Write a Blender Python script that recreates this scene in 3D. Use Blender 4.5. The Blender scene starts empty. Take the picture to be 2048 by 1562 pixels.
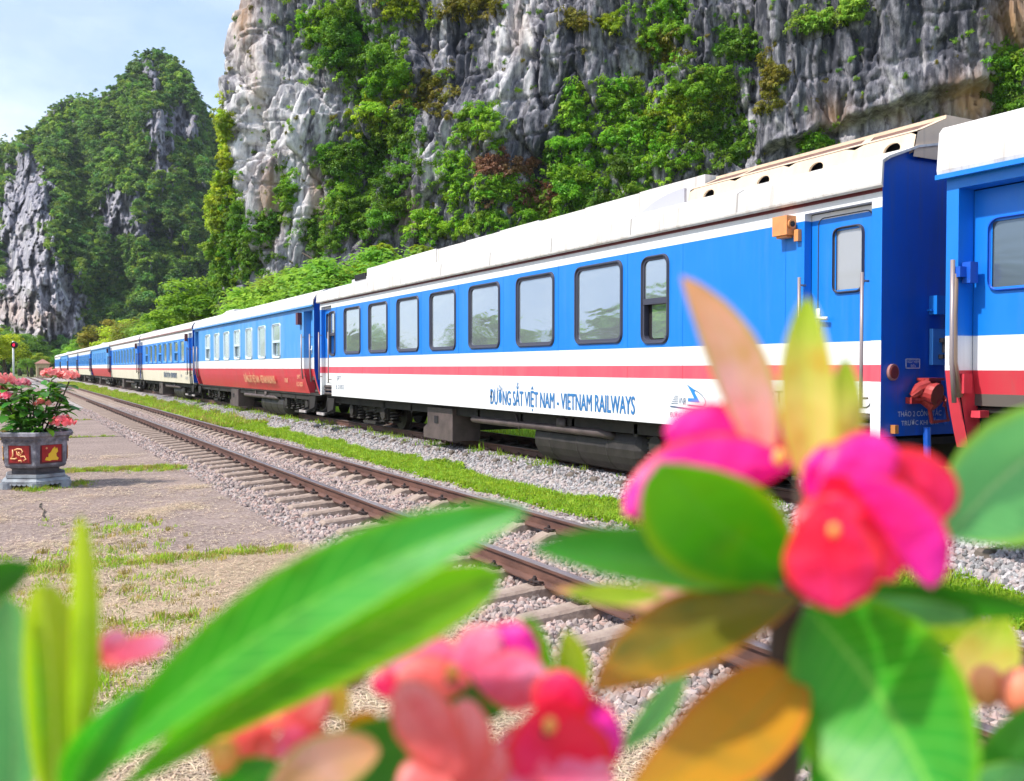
import bpy, math, random
import numpy as np
from mathutils import Vector, Matrix
from mathutils.bvhtree import BVHTree

# ------------------------------------------------------------------ camera, light, exposure
SC = bpy.context.scene
COL = SC.collection
R = math.radians
HC = 1.55                       # camera height above the rail heads (z = 0)
YAW, PITCH = R(28.1), math.atan(45.0 / 1900.0)
FPX = 1900.0                    # focal length in pixels of a 2048 wide picture
cam_d = bpy.data.cameras.new('camera')
cam = bpy.data.objects.new('camera', cam_d)
COL.objects.link(cam)
cam.location = (0, 0, HC)
cam.rotation_euler = (R(90) - PITCH, 0, -YAW)
cam_d.sensor_width = 36.0
cam_d.lens = FPX / 2048 * 36.0
cam_d.clip_start, cam_d.clip_end = 0.02, 5000
cam_d.dof.use_dof = True
cam_d.dof.focus_distance = 17.0
cam_d.dof.aperture_fstop = 5.8
SC.camera = cam

SUN_DIR = Vector((-0.64, 0.05, 0.77)).normalized()     # towards the sun
world = bpy.data.worlds.new('World')
SC.world = world
world.use_nodes = True
nt = world.node_tree
nt.nodes.clear()
def N(tree, kind, **kw):
    n = tree.nodes.new(kind)
    for k, v in kw.items():
        setattr(n, k, v)
    return n
w_out = N(nt, 'ShaderNodeOutputWorld')
w_bg = N(nt, 'ShaderNodeBackground')
w_bg.inputs['Strength'].default_value = 0.15
sky = N(nt, 'ShaderNodeTexSky', sky_type='NISHITA')
sky.sun_disc = False
sky.sun_elevation = math.asin(SUN_DIR.z)
sky.sun_rotation = math.atan2(SUN_DIR.x, SUN_DIR.y)
sky.air_density, sky.dust_density, sky.ozone_density = 1.0, 1.2, 1.4
tc = N(nt, 'ShaderNodeTexCoord')
mp = N(nt, 'ShaderNodeMapping')
mp.inputs['Scale'].default_value = (1.0, 1.0, 2.2)
mp.inputs['Location'].default_value = (.35, .1, .2)
nz = N(nt, 'ShaderNodeTexNoise')
nz.inputs['Scale'].default_value = 1.9
nz.inputs['Detail'].default_value = 9
nz.inputs['Roughness'].default_value = 0.55
rp = N(nt, 'ShaderNodeValToRGB')
rp.color_ramp.elements[0].position, rp.color_ramp.elements[0].color = 0.34, (0.25, 0.25, 0.25, 1)
rp.color_ramp.elements[1].position, rp.color_ramp.elements[1].color = 0.56, (0.95, 0.95, 0.95, 1)
mxs = N(nt, 'ShaderNodeMix', data_type='RGBA')
nz2 = N(nt, 'ShaderNodeTexNoise')
nz2.inputs['Scale'].default_value = 3.4
nz2.inputs['Detail'].default_value = 8
nz2.inputs['Roughness'].default_value = 0.6
rp2 = N(nt, 'ShaderNodeValToRGB')
rp2.color_ramp.elements[0].position, rp2.color_ramp.elements[0].color = 0.38, (2.5, 3.15, 4.4, 1)
rp2.color_ramp.elements[1].position, rp2.color_ramp.elements[1].color = 0.62, (4.0, 4.5, 5.2, 1)
nt.links.new(mp.outputs[0], nz2.inputs['Vector'])
nt.links.new(nz2.outputs['Fac'], rp2.inputs[0])
nt.links.new(rp2.outputs[0], mxs.inputs['B'])
L = nt.links.new
L(tc.outputs['Generated'], mp.inputs['Vector']); L(mp.outputs[0], nz.inputs['Vector'])
L(nz.outputs['Fac'], rp.inputs[0]); L(rp.outputs[0], mxs.inputs['Factor'])
L(sky.outputs[0], mxs.inputs['A']); L(mxs.outputs['Result'], w_bg.inputs['Color']); L(w_bg.outputs[0], w_out.inputs[0])

sun_d = bpy.data.lights.new('sun', 'SUN')
sun_d.energy, sun_d.angle, sun_d.color = 3.4, R(1.5), (1.0, 0.95, 0.87)
sun = bpy.data.objects.new('sun', sun_d)
COL.objects.link(sun)
sun.rotation_euler = (-SUN_DIR).to_track_quat('-Z', 'Y').to_euler()
vs = SC.view_settings
SC.display_settings.display_device = 'sRGB'
vs.view_transform, vs.look, vs.exposure, vs.gamma = 'Standard', 'None', 0.82, 1.0
vs.use_curve_mapping = False
SC.render.engine = 'CYCLES'
cy = SC.cycles
cy.use_denoising = True
cy.max_bounces, cy.diffuse_bounces, cy.glossy_bounces, cy.transmission_bounces, cy.transparent_max_bounces = 8, 3, 4, 4, 8
cy.use_adaptive_sampling = True
cy.adaptive_threshold = 0.02

# ------------------------------------------------------------------ pixel helper (2048 x 1562 picture)
FW = Vector((math.sin(YAW) * math.cos(PITCH), math.cos(YAW) * math.cos(PITCH), -math.sin(PITCH)))
RT = Vector((math.cos(YAW), -math.sin(YAW), 0))
UP = RT.cross(FW)
ORG = Vector((0, 0, HC))
def ray(px, py):
    return (FW + RT * ((px - 1024) / FPX) + UP * ((781 - py) / FPX))
def at(px, py, depth):
    return ORG + ray(px, py) * depth
def rd(r, d, z):                # camera-frame plan coordinates (right, depth) to world
    return Vector((r * math.cos(YAW) + d * math.sin(YAW), -r * math.sin(YAW) + d * math.cos(YAW), z))

# ------------------------------------------------------------------ noise
_rs = np.random.RandomState(7)
_perm = np.tile(_rs.permutation(256), 3)
_grad = _rs.normal(size=(256, 3)); _grad /= np.linalg.norm(_grad, axis=1)[:, None]
def perlin(p):
    p = np.asarray(p, dtype=np.float64)
    i = np.floor(p).astype(np.int64); f = p - i
    i &= 255
    u = f * f * f * (f * (f * 6 - 15) + 10)
    def g(dx, dy, dz):
        h = _perm[_perm[_perm[i[:, 0] + dx] + i[:, 1] + dy] + i[:, 2] + dz]
        return np.einsum('ij,ij->i', _grad[h], f - np.array((dx, dy, dz)))
    def lerp(a, b, t): return a + t * (b - a)
    x0 = lerp(g(0, 0, 0), g(1, 0, 0), u[:, 0]); x1 = lerp(g(0, 1, 0), g(1, 1, 0), u[:, 0])
    x2 = lerp(g(0, 0, 1), g(1, 0, 1), u[:, 0]); x3 = lerp(g(0, 1, 1), g(1, 1, 1), u[:, 0])
    return lerp(lerp(x0, x1, u[:, 1]), lerp(x2, x3, u[:, 1]), u[:, 2]) * 1.4
def fbm(p, octv=4, gain=0.5, lac=2.03):
    s, a = 0.0, 1.0
    p = np.asarray(p, dtype=np.float64)
    for k in range(octv):
        s = s + a * perlin(p + k * 17.3); a *= gain; p = p * lac
    return s
def shards(u, v, seed, tilt=.6):
    """broken plates: each cell of a jittered grid gets its own offset and slope; also returns the nearness of a joint"""
    i, j = np.floor(u).astype(int), np.floor(v).astype(int)
    best = np.full(len(u), 9.0); second = best.copy(); val = np.zeros(len(u))
    def h(a, b, k): return np.modf(np.abs(np.sin(a * 127.1 + b * 311.7 + k * 74.7 + seed) * 43758.5453))[0]
    for a in (-1, 0, 1):
        for b in (-1, 0, 1):
            ci, cj = i + a, j + b
            dx, dy = u - (ci + h(ci, cj, 1)), v - (cj + h(ci, cj, 2))
            d = dx * dx + dy * dy
            q = h(ci, cj, 3) - .5 + tilt * (dx * (h(ci, cj, 4) - .5) * 2 + dy * (h(ci, cj, 5) - .5) * 2)
            n = d < best
            second = np.where(n, best, np.minimum(second, d)); val = np.where(n, q, val); best = np.where(n, d, best)
    return val, np.sqrt(second) - np.sqrt(best)
def ridged(p, octv=3, gain=0.5):
    s, a = 0.0, 1.0
    p = np.asarray(p, dtype=np.float64)
    for k in range(octv):
        s = s + a * (1 - 2 * np.abs(perlin(p + k * 11.7))); a *= gain; p = p * 2.1
    return s

# ------------------------------------------------------------------ materials
MATS = {}
def mat(name, color=(0.5, 0.5, 0.5), rough=0.6, metal=0.0, var=0.0, vscale=3.0, stretch=(1, 1, 1), col2=None, bump=0.0, bscale=20.0,
        spec=0.5, contrast=(0.35, 0.65), coat=0.0, coord='Object'):
    """principled material with a noise mix of two colours and a noise bump"""
    if name in MATS: return MATS[name]
    m = bpy.data.materials.new(name); m.use_nodes = True
    t = m.node_tree; b = t.nodes['Principled BSDF']
    b.inputs['Roughness'].default_value = rough
    b.inputs['Metallic'].default_value = metal
    b.inputs['Specular IOR Level'].default_value = spec
    b.inputs['Coat Weight'].default_value = coat
    c = (*color, 1)
    b.inputs['Base Color'].default_value = c
    tcn = N(t, 'ShaderNodeTexCoord')
    mpn = N(t, 'ShaderNodeMapping'); mpn.inputs['Scale'].default_value = stretch
    t.links.new(tcn.outputs[coord], mpn.inputs['Vector'])
    if col2 is not None or var:
        n = N(t, 'ShaderNodeTexNoise'); n.inputs['Scale'].default_value = vscale; n.inputs['Detail'].default_value = 6
        n.inputs['Roughness'].default_value = 0.6
        t.links.new(mpn.outputs[0], n.inputs['Vector'])
        r = N(t, 'ShaderNodeValToRGB')
        r.color_ramp.elements[0].position, r.color_ramp.elements[1].position = contrast
        r.color_ramp.elements[0].color = c
        c2 = col2 if col2 is not None else tuple(max(0, x * (1 - var)) for x in color)
        r.color_ramp.elements[1].color = (*c2, 1)
        t.links.new(n.outputs['Fac'], r.inputs[0]); t.links.new(r.outputs[0], b.inputs['Base Color'])
    if bump:
        n2 = N(t, 'ShaderNodeTexNoise'); n2.inputs['Scale'].default_value = bscale; n2.inputs['Detail'].default_value = 5
        t.links.new(mpn.outputs[0], n2.inputs['Vector'])
        bp = N(t, 'ShaderNodeBump'); bp.inputs['Strength'].default_value = bump; bp.inputs['Distance'].default_value = 0.02
        t.links.new(n2.outputs['Fac'], bp.inputs['Height']); t.links.new(bp.outputs[0], b.inputs['Normal'])
    MATS[name] = m
    return m

def leaf_mat(name, c1, c2, trans=0.45, rough=0.5, rnd=0.35):
    """thin leaf: diffuse and translucent, colour mixed per leaf (attribute 'tint') and per object"""
    m = bpy.data.materials.new(name); m.use_nodes = True
    t = m.node_tree; t.nodes.clear()
    out = N(t, 'ShaderNodeOutputMaterial')
    at_ = N(t, 'ShaderNodeAttribute', attribute_name='tint')
    oi = N(t, 'ShaderNodeObjectInfo')
    mx = N(t, 'ShaderNodeMix', data_type='RGBA')
    mx.inputs['A'].default_value = (*c1, 1); mx.inputs['B'].default_value = (*c2, 1)
    t.links.new(at_.outputs['Fac'], mx.inputs['Factor'])
    hsv = N(t, 'ShaderNodeHueSaturation')
    mr = N(t, 'ShaderNodeMapRange'); mr.inputs['To Min'].default_value = 1 - rnd; mr.inputs['To Max'].default_value = 1 + rnd
    mh = N(t, 'ShaderNodeMapRange'); mh.inputs['To Min'].default_value = 0.475; mh.inputs['To Max'].default_value = 0.515
    t.links.new(oi.outputs['Random'], mr.inputs[0]); t.links.new(mr.outputs[0], hsv.inputs['Value'])
    ml = N(t, 'ShaderNodeMath', operation='MULTIPLY'); ml.inputs[1].default_value = 7.31
    fr = N(t, 'ShaderNodeMath', operation='FRACT')
    t.links.new(oi.outputs['Random'], ml.inputs[0]); t.links.new(ml.outputs[0], fr.inputs[0]); t.links.new(fr.outputs[0], mh.inputs[0])
    t.links.new(mh.outputs[0], hsv.inputs['Hue'])
    t.links.new(mx.outputs['Result'], hsv.inputs['Color'])
    pb = N(t, 'ShaderNodeBsdfPrincipled'); pb.inputs['Roughness'].default_value = rough; pb.inputs['Specular IOR Level'].default_value = 0.3
    tr = N(t, 'ShaderNodeBsdfTranslucent')
    g = N(t, 'ShaderNodeHueSaturation'); g.inputs['Hue'].default_value = 0.485; g.inputs['Value'].default_value = 1.5
    t.links.new(hsv.outputs[0], pb.inputs['Base Color']); t.links.new(hsv.outputs[0], g.inputs['Color']); t.links.new(g.outputs[0], tr.inputs['Color'])
    ms = N(t, 'ShaderNodeMixShader'); ms.inputs[0].default_value = trans
    t.links.new(pb.outputs[0], ms.inputs[1]); t.links.new(tr.outputs[0], ms.inputs[2]); t.links.new(ms.outputs[0], out.inputs[0])
    return m

# ------------------------------------------------------------------ mesh builder
class MB:
    def __init__(s): s.v, s.f, s.m = [], [], []
    def add(s, verts, faces, mi=0):
        o = len(s.v); s.v += [tuple(p) for p in verts]
        s.f += [tuple(i + o for i in f) for f in faces]; s.m += [mi] * len(faces); return s
    def box(s, x0, x1, y0, y1, z0, z1, mi=0):
        v = [(x, y, z) for x in (x0, x1) for y in (y0, y1) for z in (z0, z1)]
        return s.add(v, [(0, 1, 3, 2), (4, 6, 7, 5), (0, 4, 5, 1), (2, 3, 7, 6), (0, 2, 6, 4), (1, 5, 7, 3)], mi)
    def quad(s, a, b, c, d, mi=0): return s.add([a, b, c, d], [(0, 1, 2, 3)], mi)
    def poly(s, pts, mi=0): return s.add(pts, [tuple(range(len(pts)))], mi)
    def prism(s, prof, y0, y1, mi=0, axis='y', cap=True):
        """closed profile [(a, b)] swept from y0 to y1 along an axis"""
        def P(a, b, c): return {'y': (a, c, b), 'x': (c, a, b), 'z': (a, b, c)}[axis]
        n = len(prof)
        v = [P(a, b, y0) for a, b in prof] + [P(a, b, y1) for a, b in prof]
        f = [(i, (i + 1) % n, n + (i + 1) % n, n + i) for i in range(n)]
        if cap: f += [tuple(range(n)), tuple(reversed(range(n, 2 * n)))]
        return s.add(v, f, mi)
    def tube(s, pts, r, n=8, mi=0, cap=True):
        pts = [Vector(p) for p in pts]
        rr = r if isinstance(r, (list, tuple)) else [r] * len(pts)
        vs_, fs = [], []
        up = Vector((0, 0, 1))
        for i, p in enumerate(pts):
            t = (pts[min(i + 1, len(pts) - 1)] - pts[max(i - 1, 0)]).normalized()
            ref = up if abs(t.dot(up)) < 0.9 else Vector((1, 0, 0))
            a = t.cross(ref).normalized(); b = t.cross(a)
            for k in range(n):
                w = 2 * math.pi * k / n
                vs_.append(p + (a * math.cos(w) + b * math.sin(w)) * rr[i])
        for i in range(len(pts) - 1):
            for k in range(n):
                fs.append((i * n + k, i * n + (k + 1) % n, (i + 1) * n + (k + 1) % n, (i + 1) * n + k))
        if cap:
            fs.append(tuple(range(n))); fs.append(tuple(reversed(range((len(pts) - 1) * n, len(pts) * n))))
        return s.add(vs_, fs, mi)
    def build(s, name, mats, parent=None, smooth=False, loc=None, link=True):
        me = bpy.data.meshes.new(name); me.from_pydata(s.v, [], s.f)
        for m in (mats if isinstance(mats, (list, tuple)) else [mats]): me.materials.append(m)
        me.polygons.foreach_set('material_index', s.m)
        if smooth: me.polygons.foreach_set('use_smooth', [True] * len(me.polygons))
        me.update()
        import bmesh as _b
        bm = _b.new(); bm.from_mesh(me); _b.ops.recalc_face_normals(bm, faces=bm.faces); bm.to_mesh(me); bm.free()
        return link_mesh(name, me, parent, loc) if link else me
def link_mesh(name, me, parent=None, loc=None):
    o = bpy.data.objects.new(name, me); COL.objects.link(o)
    if parent: o.parent = parent
    if loc: o.location = loc
    return o
def np_mesh(name, v, f, mats, smooth=False, tint=None):
    """numpy quads (n,4) or triangles to a mesh"""
    me = bpy.data.meshes.new(name)
    v = np.asarray(v, dtype=np.float32); f = np.asarray(f, dtype=np.int32)
    k = f.shape[1]
    me.vertices.add(len(v)); me.vertices.foreach_set('co', v.ravel())
    me.loops.add(f.size); me.loops.foreach_set('vertex_index', f.ravel())
    me.polygons.add(len(f)); me.polygons.foreach_set('loop_start', np.arange(0, f.size, k, dtype=np.int32))
    me.polygons.foreach_set('loop_total', np.full(len(f), k, dtype=np.int32))
    for m in (mats if isinstance(mats, (list, tuple)) else [mats]): me.materials.append(m)
    if smooth: me.polygons.foreach_set('use_smooth', np.ones(len(f), dtype=bool))
    if tint is not None:
        a = me.attributes.new('tint', 'FLOAT', 'POINT'); a.data.foreach_set('value', np.asarray(tint, dtype=np.float32))
    me.update(calc_edges=True); me.validate()
    return me
def tag(o, label=None, cat=None, group=None, kind=None):
    if label: o['label'] = label
    if cat: o['category'] = cat
    if group: o['group'] = group
    if kind: o['kind'] = kind
    return o
def empty(name, loc=(0, 0, 0), rz=0.0):
    e = bpy.data.objects.new(name, None); COL.objects.link(e); e.location = loc; e.rotation_euler = (0, 0, rz)
    e.empty_display_size = 0.2; return e
def dup(o, parent=None, loc=None, rot=None, scale=None):
    c = o.copy(); COL.objects.link(c)
    if parent is not None: c.parent = parent
    if loc is not None: c.location = loc
    if rot is not None: c.rotation_euler = rot
    if scale is not None: c.scale = (scale,) * 3 if np.isscalar(scale) else scale
    return c
def dup_tree(o, parent=None):
    c = o.copy(); COL.objects.link(c)
    if parent is not None: c.parent = parent
    for ch in list(o.children): dup_tree(ch, c)
    return c
def rrect(w, h, r, n=5):
    pts = []
    for cx, cy, a0 in ((w / 2 - r, h / 2 - r, 0), (-w / 2 + r, h / 2 - r, 90), (-w / 2 + r, -h / 2 + r, 180), (w / 2 - r, -h / 2 + r, 270)):
        for k in range(n + 1):
            a = R(a0 + 90 * k / n); pts.append((cx + r * math.cos(a), cy + r * math.sin(a)))
    return pts
SIDE_ROT = Matrix(((0, 0, -1), (-1, 0, 0), (0, 1, 0))).to_euler()    # lettering on a wall that faces -X
END_ROT = Matrix(((1, 0, 0), (0, 0, -1), (0, 1, 0))).to_euler()      # lettering on a wall that faces -Y
_txt = {}
def text(name, body, material, parent, loc, rot, width=None, height=0.2, bold=0.0):
    """flat lettering as a mesh, fitted to a width and a cap height, left edge and baseline at loc"""
    key_bold, bold = bold, 0.0
    if (body, bold) not in _txt:
        cu = bpy.data.curves.new(name, 'FONT'); cu.body = body; cu.offset = bold; cu.fill_mode = 'FRONT'; cu.resolution_u = 3
        t_ = bpy.data.objects.new(name, cu); COL.objects.link(t_)
        bpy.context.view_layer.update()
        me = bpy.data.meshes.new_from_object(t_.evaluated_get(bpy.context.evaluated_depsgraph_get()))
        bpy.data.objects.remove(t_)
        xs = [v.co.x for v in me.vertices]
        _txt[(body, bold)] = (me, min(xs), max(xs))
    me0, x0, x1 = _txt[(body, bold)]
    me = me0.copy(); me.materials.clear(); me.materials.append(material); me.name = name
    sy = height / 0.70; sx = (width / (x1 - x0)) if width else sy
    me.transform(Matrix.Diagonal((sx, sy, 1, 1)) @ Matrix.Translation((-x0, 0, 0)))
    if key_bold:
        import bmesh
        bm = bmesh.new(); bm.from_mesh(me)
        for i, (dx, dy) in enumerate(((-1, 0), (1, 0), (0, .7), (0, -.7))):
            c_ = me.copy(); c_.transform(Matrix.Translation((dx * key_bold * height, dy * key_bold * height, .0007 * (i + 1)))); bm.from_mesh(c_)
        bm.to_mesh(me); bm.free()
    o = link_mesh(name, me, parent, loc); o.rotation_euler = rot
    return o
def scatter(name, pts, rots, scls, idx, sources, **tags):
    """points with one of the source meshes on each, as geometry-node instances (only for kind 'stuff')"""
    me = bpy.data.meshes.new(name)
    pts = np.asarray(pts, dtype=np.float32)
    me.vertices.add(len(pts)); me.vertices.foreach_set('co', pts.ravel())
    a = me.attributes.new('rot', 'FLOAT_VECTOR', 'POINT'); a.data.foreach_set('vector', np.asarray(rots, dtype=np.float32).ravel())
    scls = np.asarray(scls, dtype=np.float32)
    if scls.ndim == 1: scls = np.repeat(scls[:, None], 3, 1)
    a = me.attributes.new('scl', 'FLOAT_VECTOR', 'POINT'); a.data.foreach_set('vector', scls.ravel())
    a = me.attributes.new('idx', 'INT', 'POINT'); a.data.foreach_set('value', np.asarray(idx, dtype=np.int32))
    o = link_mesh(name, me)
    src = bpy.data.collections.new(name + '_pieces')
    for s in sources: src.objects.link(s)
    g = bpy.data.node_groups.new(name, 'GeometryNodeTree')
    g.interface.new_socket('Geometry', in_out='INPUT', socket_type='NodeSocketGeometry')
    g.interface.new_socket('Geometry', in_out='OUTPUT', socket_type='NodeSocketGeometry')
    gi, go = N(g, 'NodeGroupInput'), N(g, 'NodeGroupOutput')
    ip = N(g, 'GeometryNodeInstanceOnPoints'); ci = N(g, 'GeometryNodeCollectionInfo')
    ci.inputs['Collection'].default_value = src; ci.inputs['Separate Children'].default_value = True; ci.inputs['Reset Children'].default_value = True
    def attr(nm, dt):
        n = N(g, 'GeometryNodeInputNamedAttribute', data_type=dt); n.inputs['Name'].default_value = nm; return n.outputs['Attribute']
    lk = g.links.new
    lk(gi.outputs[0], ip.inputs['Points']); lk(ci.outputs[0], ip.inputs['Instance']); ip.inputs['Pick Instance'].default_value = True
    lk(attr('idx', 'INT'), ip.inputs['Instance Index']); lk(attr('rot', 'FLOAT_VECTOR'), ip.inputs['Rotation']); lk(attr('scl', 'FLOAT_VECTOR'), ip.inputs['Scale'])
    lk(ip.outputs[0], go.inputs[0])
    md = o.modifiers.new('scatter', 'NODES'); md.node_group = g
    o['kind'] = 'stuff'
    for k, v in tags.items(): o[k] = v
    return o
def loose(name, me):                      # an object that is only a source of instances, never in the scene itself
    return bpy.data.objects.new(name, me)
# ------------------------------------------------------------------ ground, platform, tracks
rng = np.random.RandomState(11)
M_GROUND = mat('grassy_soil', (.085, .15, .025), .95, col2=(.15, .14, .05), vscale=.35, bump=.5, bscale=6)
gb = MB()
gb.quad((-1500, -600, -.46), (1500, -600, -.46), (1500, 2500, -.46), (-1500, 2500, -.46))
ground = gb.build('ground', [M_GROUND]); ground['kind'] = 'structure'

def concrete(name, c1, c2, c3):
    m = bpy.data.materials.new(name); m.use_nodes = True
    t = m.node_tree; b = t.nodes['Principled BSDF']; b.inputs['Roughness'].default_value = .85; b.inputs['Specular IOR Level'].default_value = .25
    tcn = N(t, 'ShaderNodeTexCoord')
    def noise(s, d=8, r=.65):
        n = N(t, 'ShaderNodeTexNoise'); n.inputs['Scale'].default_value = s; n.inputs['Detail'].default_value = d; n.inputs['Roughness'].default_value = r
        t.links.new(tcn.outputs['Object'], n.inputs[0]); return n.outputs['Fac']
    def ramp(f, a, b_, ca, cb):
        r = N(t, 'ShaderNodeValToRGB'); e = r.color_ramp.elements; e[0].position, e[1].position = a, b_; e[0].color = (*ca, 1); e[1].color = (*cb, 1)
        t.links.new(f, r.inputs[0]); return r.outputs[0]
    def mix(f, a, b_):
        x = N(t, 'ShaderNodeMix', data_type='RGBA'); t.links.new(f, x.inputs['Factor']); t.links.new(a, x.inputs['A']); t.links.new(b_, x.inputs['B']); return x.outputs['Result']
    base = ramp(noise(1.1), .38, .64, c1, c2)
    spk = ramp(noise(24, 9, .8), .44, .58, (0, 0, 0), (1, 1, 1))
    lite = N(t, 'ShaderNodeRGB'); lite.outputs[0].default_value = (*c3, 1)
    sp2 = N(t, 'ShaderNodeMath', operation='MULTIPLY'); t.links.new(spk, sp2.inputs[0]); sp2.inputs[1].default_value = .65
    col = mix(sp2.outputs[0], base, lite.outputs[0])
    t.links.new(col, b.inputs['Base Color'])
    bp = N(t, 'ShaderNodeBump'); bp.inputs['Strength'].default_value = .7; bp.inputs['Distance'].default_value = .012
    t.links.new(noise(45, 6, .7), bp.inputs['Height']); t.links.new(bp.outputs[0], b.inputs['Normal'])
    return m
M_SLAB = concrete('old_platform_concrete', (.13, .086, .072), (.225, .16, .138), (.45, .365, .32))
M_SOIL_SHADE = mat('joint_soil_and_shade', (.03, .022, .016), .95)
PLAT_X, PLAT_Z = 2.42, -.05
platform = empty('platform', (0, 0, PLAT_Z)); platform['kind'] = 'structure'
ys_j = [-14, -7.6, .3, 8.25, 16.1, 24.0, 31.9, 39.8, 47.7, 55.6, 63.5, 71.4, 79.3, 87.2]
for (xa, xb) in ((-10.0, -3.52), (-3.48, PLAT_X)):
    for a, b in zip(ys_j[:-1], ys_j[1:]):
        mb = MB(); e = .035
        x1 = xb - .0
        # slab with a slightly crumbled edge
        n = max(2, int((b - a) / .25))
        yy = np.linspace(a + e, b - e, n + 1)
        jit = rng.uniform(-.03, .012, n + 1) if xb == PLAT_X else np.zeros(n + 1)
        v, f = [], []
        for i, y in enumerate(yy):
            v += [(xa, y, -.6), (xa, y, 0), (x1 + jit[i], y, 0), (x1 + jit[i] + .01, y, -.05), (x1 - .01, y, -.6)]
        for i in range(n):
            for k in range(4): f.append((i * 5 + k, i * 5 + k + 1, i * 5 + 5 + k + 1, i * 5 + 5 + k))
        f += [(0, 1, 2, 3, 4), tuple(n * 5 + k for k in (4, 3, 2, 1, 0))]
        mb.add(v, f)
        s = mb.build('slab', [M_SLAB], platform); s.location.z = rng.uniform(-.006, .006)
MB().box(-9.9, PLAT_X - .05, -14, 87, -.62, -.035).build('joint_filler', [M_SOIL_SHADE], platform)
ck = MB(); pts = [at(82, 990, 11.2), at(80, 1008, 10.9), at(90, 1022, 10.6), at(86, 1040, 10.3), at(96, 1060, 9.9)]
pts = [(p.x, p.y) for p in pts]
for (a, b) in zip(pts[:-1], pts[1:]):
    w = .012; ck.quad((a[0] - w, a[1], .008), (a[0] + w, a[1], .008), (b[0] + w * .8, b[1], .008), (b[0] - w * .8, b[1], .008))
ck.build('crack', [M_SOIL_SHADE], platform)  # flat dark strip on the slab, painting the shade inside a crack

# ballast beds: one relief sheet for both tracks
NEAR_X, FAR_X, GA = 4.38, 8.69, .65
def bed_z(x, y):
    x = np.asarray(x); y = np.asarray(y)
    p = np.stack([x * 1.0, y * 1.0, 0 * x], 1)
    z = np.full(len(x), -.30)
    def plate(xc, hw, top, sh=.55, fall=.22):
        d = np.clip((np.abs(x - xc) - hw) / sh, 0, 1); return top - d * d * (3 - 2 * d) * fall
    z = np.maximum(plate(NEAR_X, 1.3, -.243), plate(FAR_X, 1.08, -.022, .52, .27))
    z = np.maximum(z, -.36) + fbm(p * 2.3, 3) * .018
    return z
def grid(x0, x1, nx, y0, y1, ny, power=1.0):
    xs = np.linspace(x0, x1, nx); ys = y0 + (y1 - y0) * np.linspace(0, 1, ny) ** power
    X, Y = np.meshgrid(xs, ys); X, Y = X.ravel(), Y.ravel()
    i = np.arange((nx - 1) * (ny - 1)); r, c = i // (nx - 1), i % (nx - 1); a = r * nx + c
    return X, Y, np.stack([a, a + 1, a + nx + 1, a + nx], 1)
M_BED = mat('ballast_bed', (.42, .38, .37), .95, col2=(.20, .165, .155), vscale=16, bump=1.0, bscale=26, contrast=(.38, .62))
X, Y, F = grid(2.36, 11.6, 60, -10, 200, 460, 1.8)
me = np_mesh('ballast_bed', np.stack([X, Y, bed_z(X, Y)], 1), F, [M_BED], smooth=True)
bed = link_mesh('ballast_bed', me); bed['kind'] = 'structure'

M_RUST = mat('rusty_rail', (.075, .034, .026), .6, col2=(.15, .07, .05), vscale=7, stretch=(1, .4, 1), bump=.2, bscale=50)
M_RHEAD = mat('worn_rail_head', (.30, .25, .24), .30, metal=.55, col2=(.17, .12, .11), vscale=4, stretch=(1, .2, 1))
M_SLEEP = mat('sleeper_concrete', (.40, .31, .25), .85, col2=(.24, .17, .135), vscale=5, bump=.4, bscale=40)
M_CLIP = mat('rusted_clip', (.05, .032, .028), .6)
def rail_mesh(y0, y1):
    prof = [(-.062, -.15), (.062, -.15), (.062, -.138), (.012, -.118), (.009, -.045), (.033, -.032), (.034, -.008), (-.034, -.008), (-.033, -.032), (-.009, -.045), (-.012, -.118), (-.062, -.138)]
    mb = MB(); mb.prism(prof, y0, y1); mb.prism([(-.034, -.008), (.034, -.008), (.03, -.001), (.02, 0), (-.02, 0), (-.03, -.001)], y0, y1, 1, cap=False)
    return mb.build('rail', [M_RUST, M_RHEAD], link=False)
def sleeper_mesh():
    st = [(-1.25, .078, -.19), (-1.22, .082, -.168), (-.95, .09, -.152), (-.80, .095, -.136), (-.53, .095, -.136), (-.46, .10, -.155), (-.36, .085, -.205), (-.2, .075, -.222), (0, .07, -.225)]
    st = st + [(-x, w, z) for x, w, z in reversed(st[:-1])]
    v, f = [], []
    for x, w, z in st:
        v += [(x, -w - .022, -.36), (x, -w, z - .02), (x, -w + .02, z), (x, w - .02, z), (x, w, z - .02), (x, w + .022, -.36)]
    for i in range(len(st) - 1):
        for k in range(5): f.append((i * 6 + k, i * 6 + k + 1, i * 6 + 7 + k, i * 6 + 6 + k))
    f += [tuple(range(6)), tuple(len(v) - 1 - k for k in range(6))]
    return MB().add(v, f).build('sleeper', [M_SLEEP], link=False)
def clip_mesh():
    mb = MB()
    for s in (-1, 1):
        x = s * .105
        mb.box(x - .035, x + .035, -.05, .05, -.137, -.126)
        mb.tube([(s * .055, -.045, -.118), (s * .10, -.055, -.108), (x + s * .03, -.03, -.105), (x, 0, -.104), (x + s * .03, .03, -.105), (s * .10, .055, -.108), (s * .055, .045, -.118)], .011, 5)
        mb.tube([(x, 0, -.13), (x, 0, -.066)], .012, 6); mb.prism([(x + .021 * math.cos(a), .021 * math.sin(a)) for a in np.linspace(0, 2 * math.pi, 7)[:-1]], -.098, -.078, axis='z')
    return mb.build('rail_clip', [M_CLIP], link=False)
_sl, _cl = sleeper_mesh(), clip_mesh()
_sld = _sl.copy(); _sld.materials[0] = mat('shadow_dark_sleeper', (.075, .058, .048), .9, col2=(.16, .13, .11), vscale=6, bump=.4)  # far-track sleepers coloured dark so that they read as shadows
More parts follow.
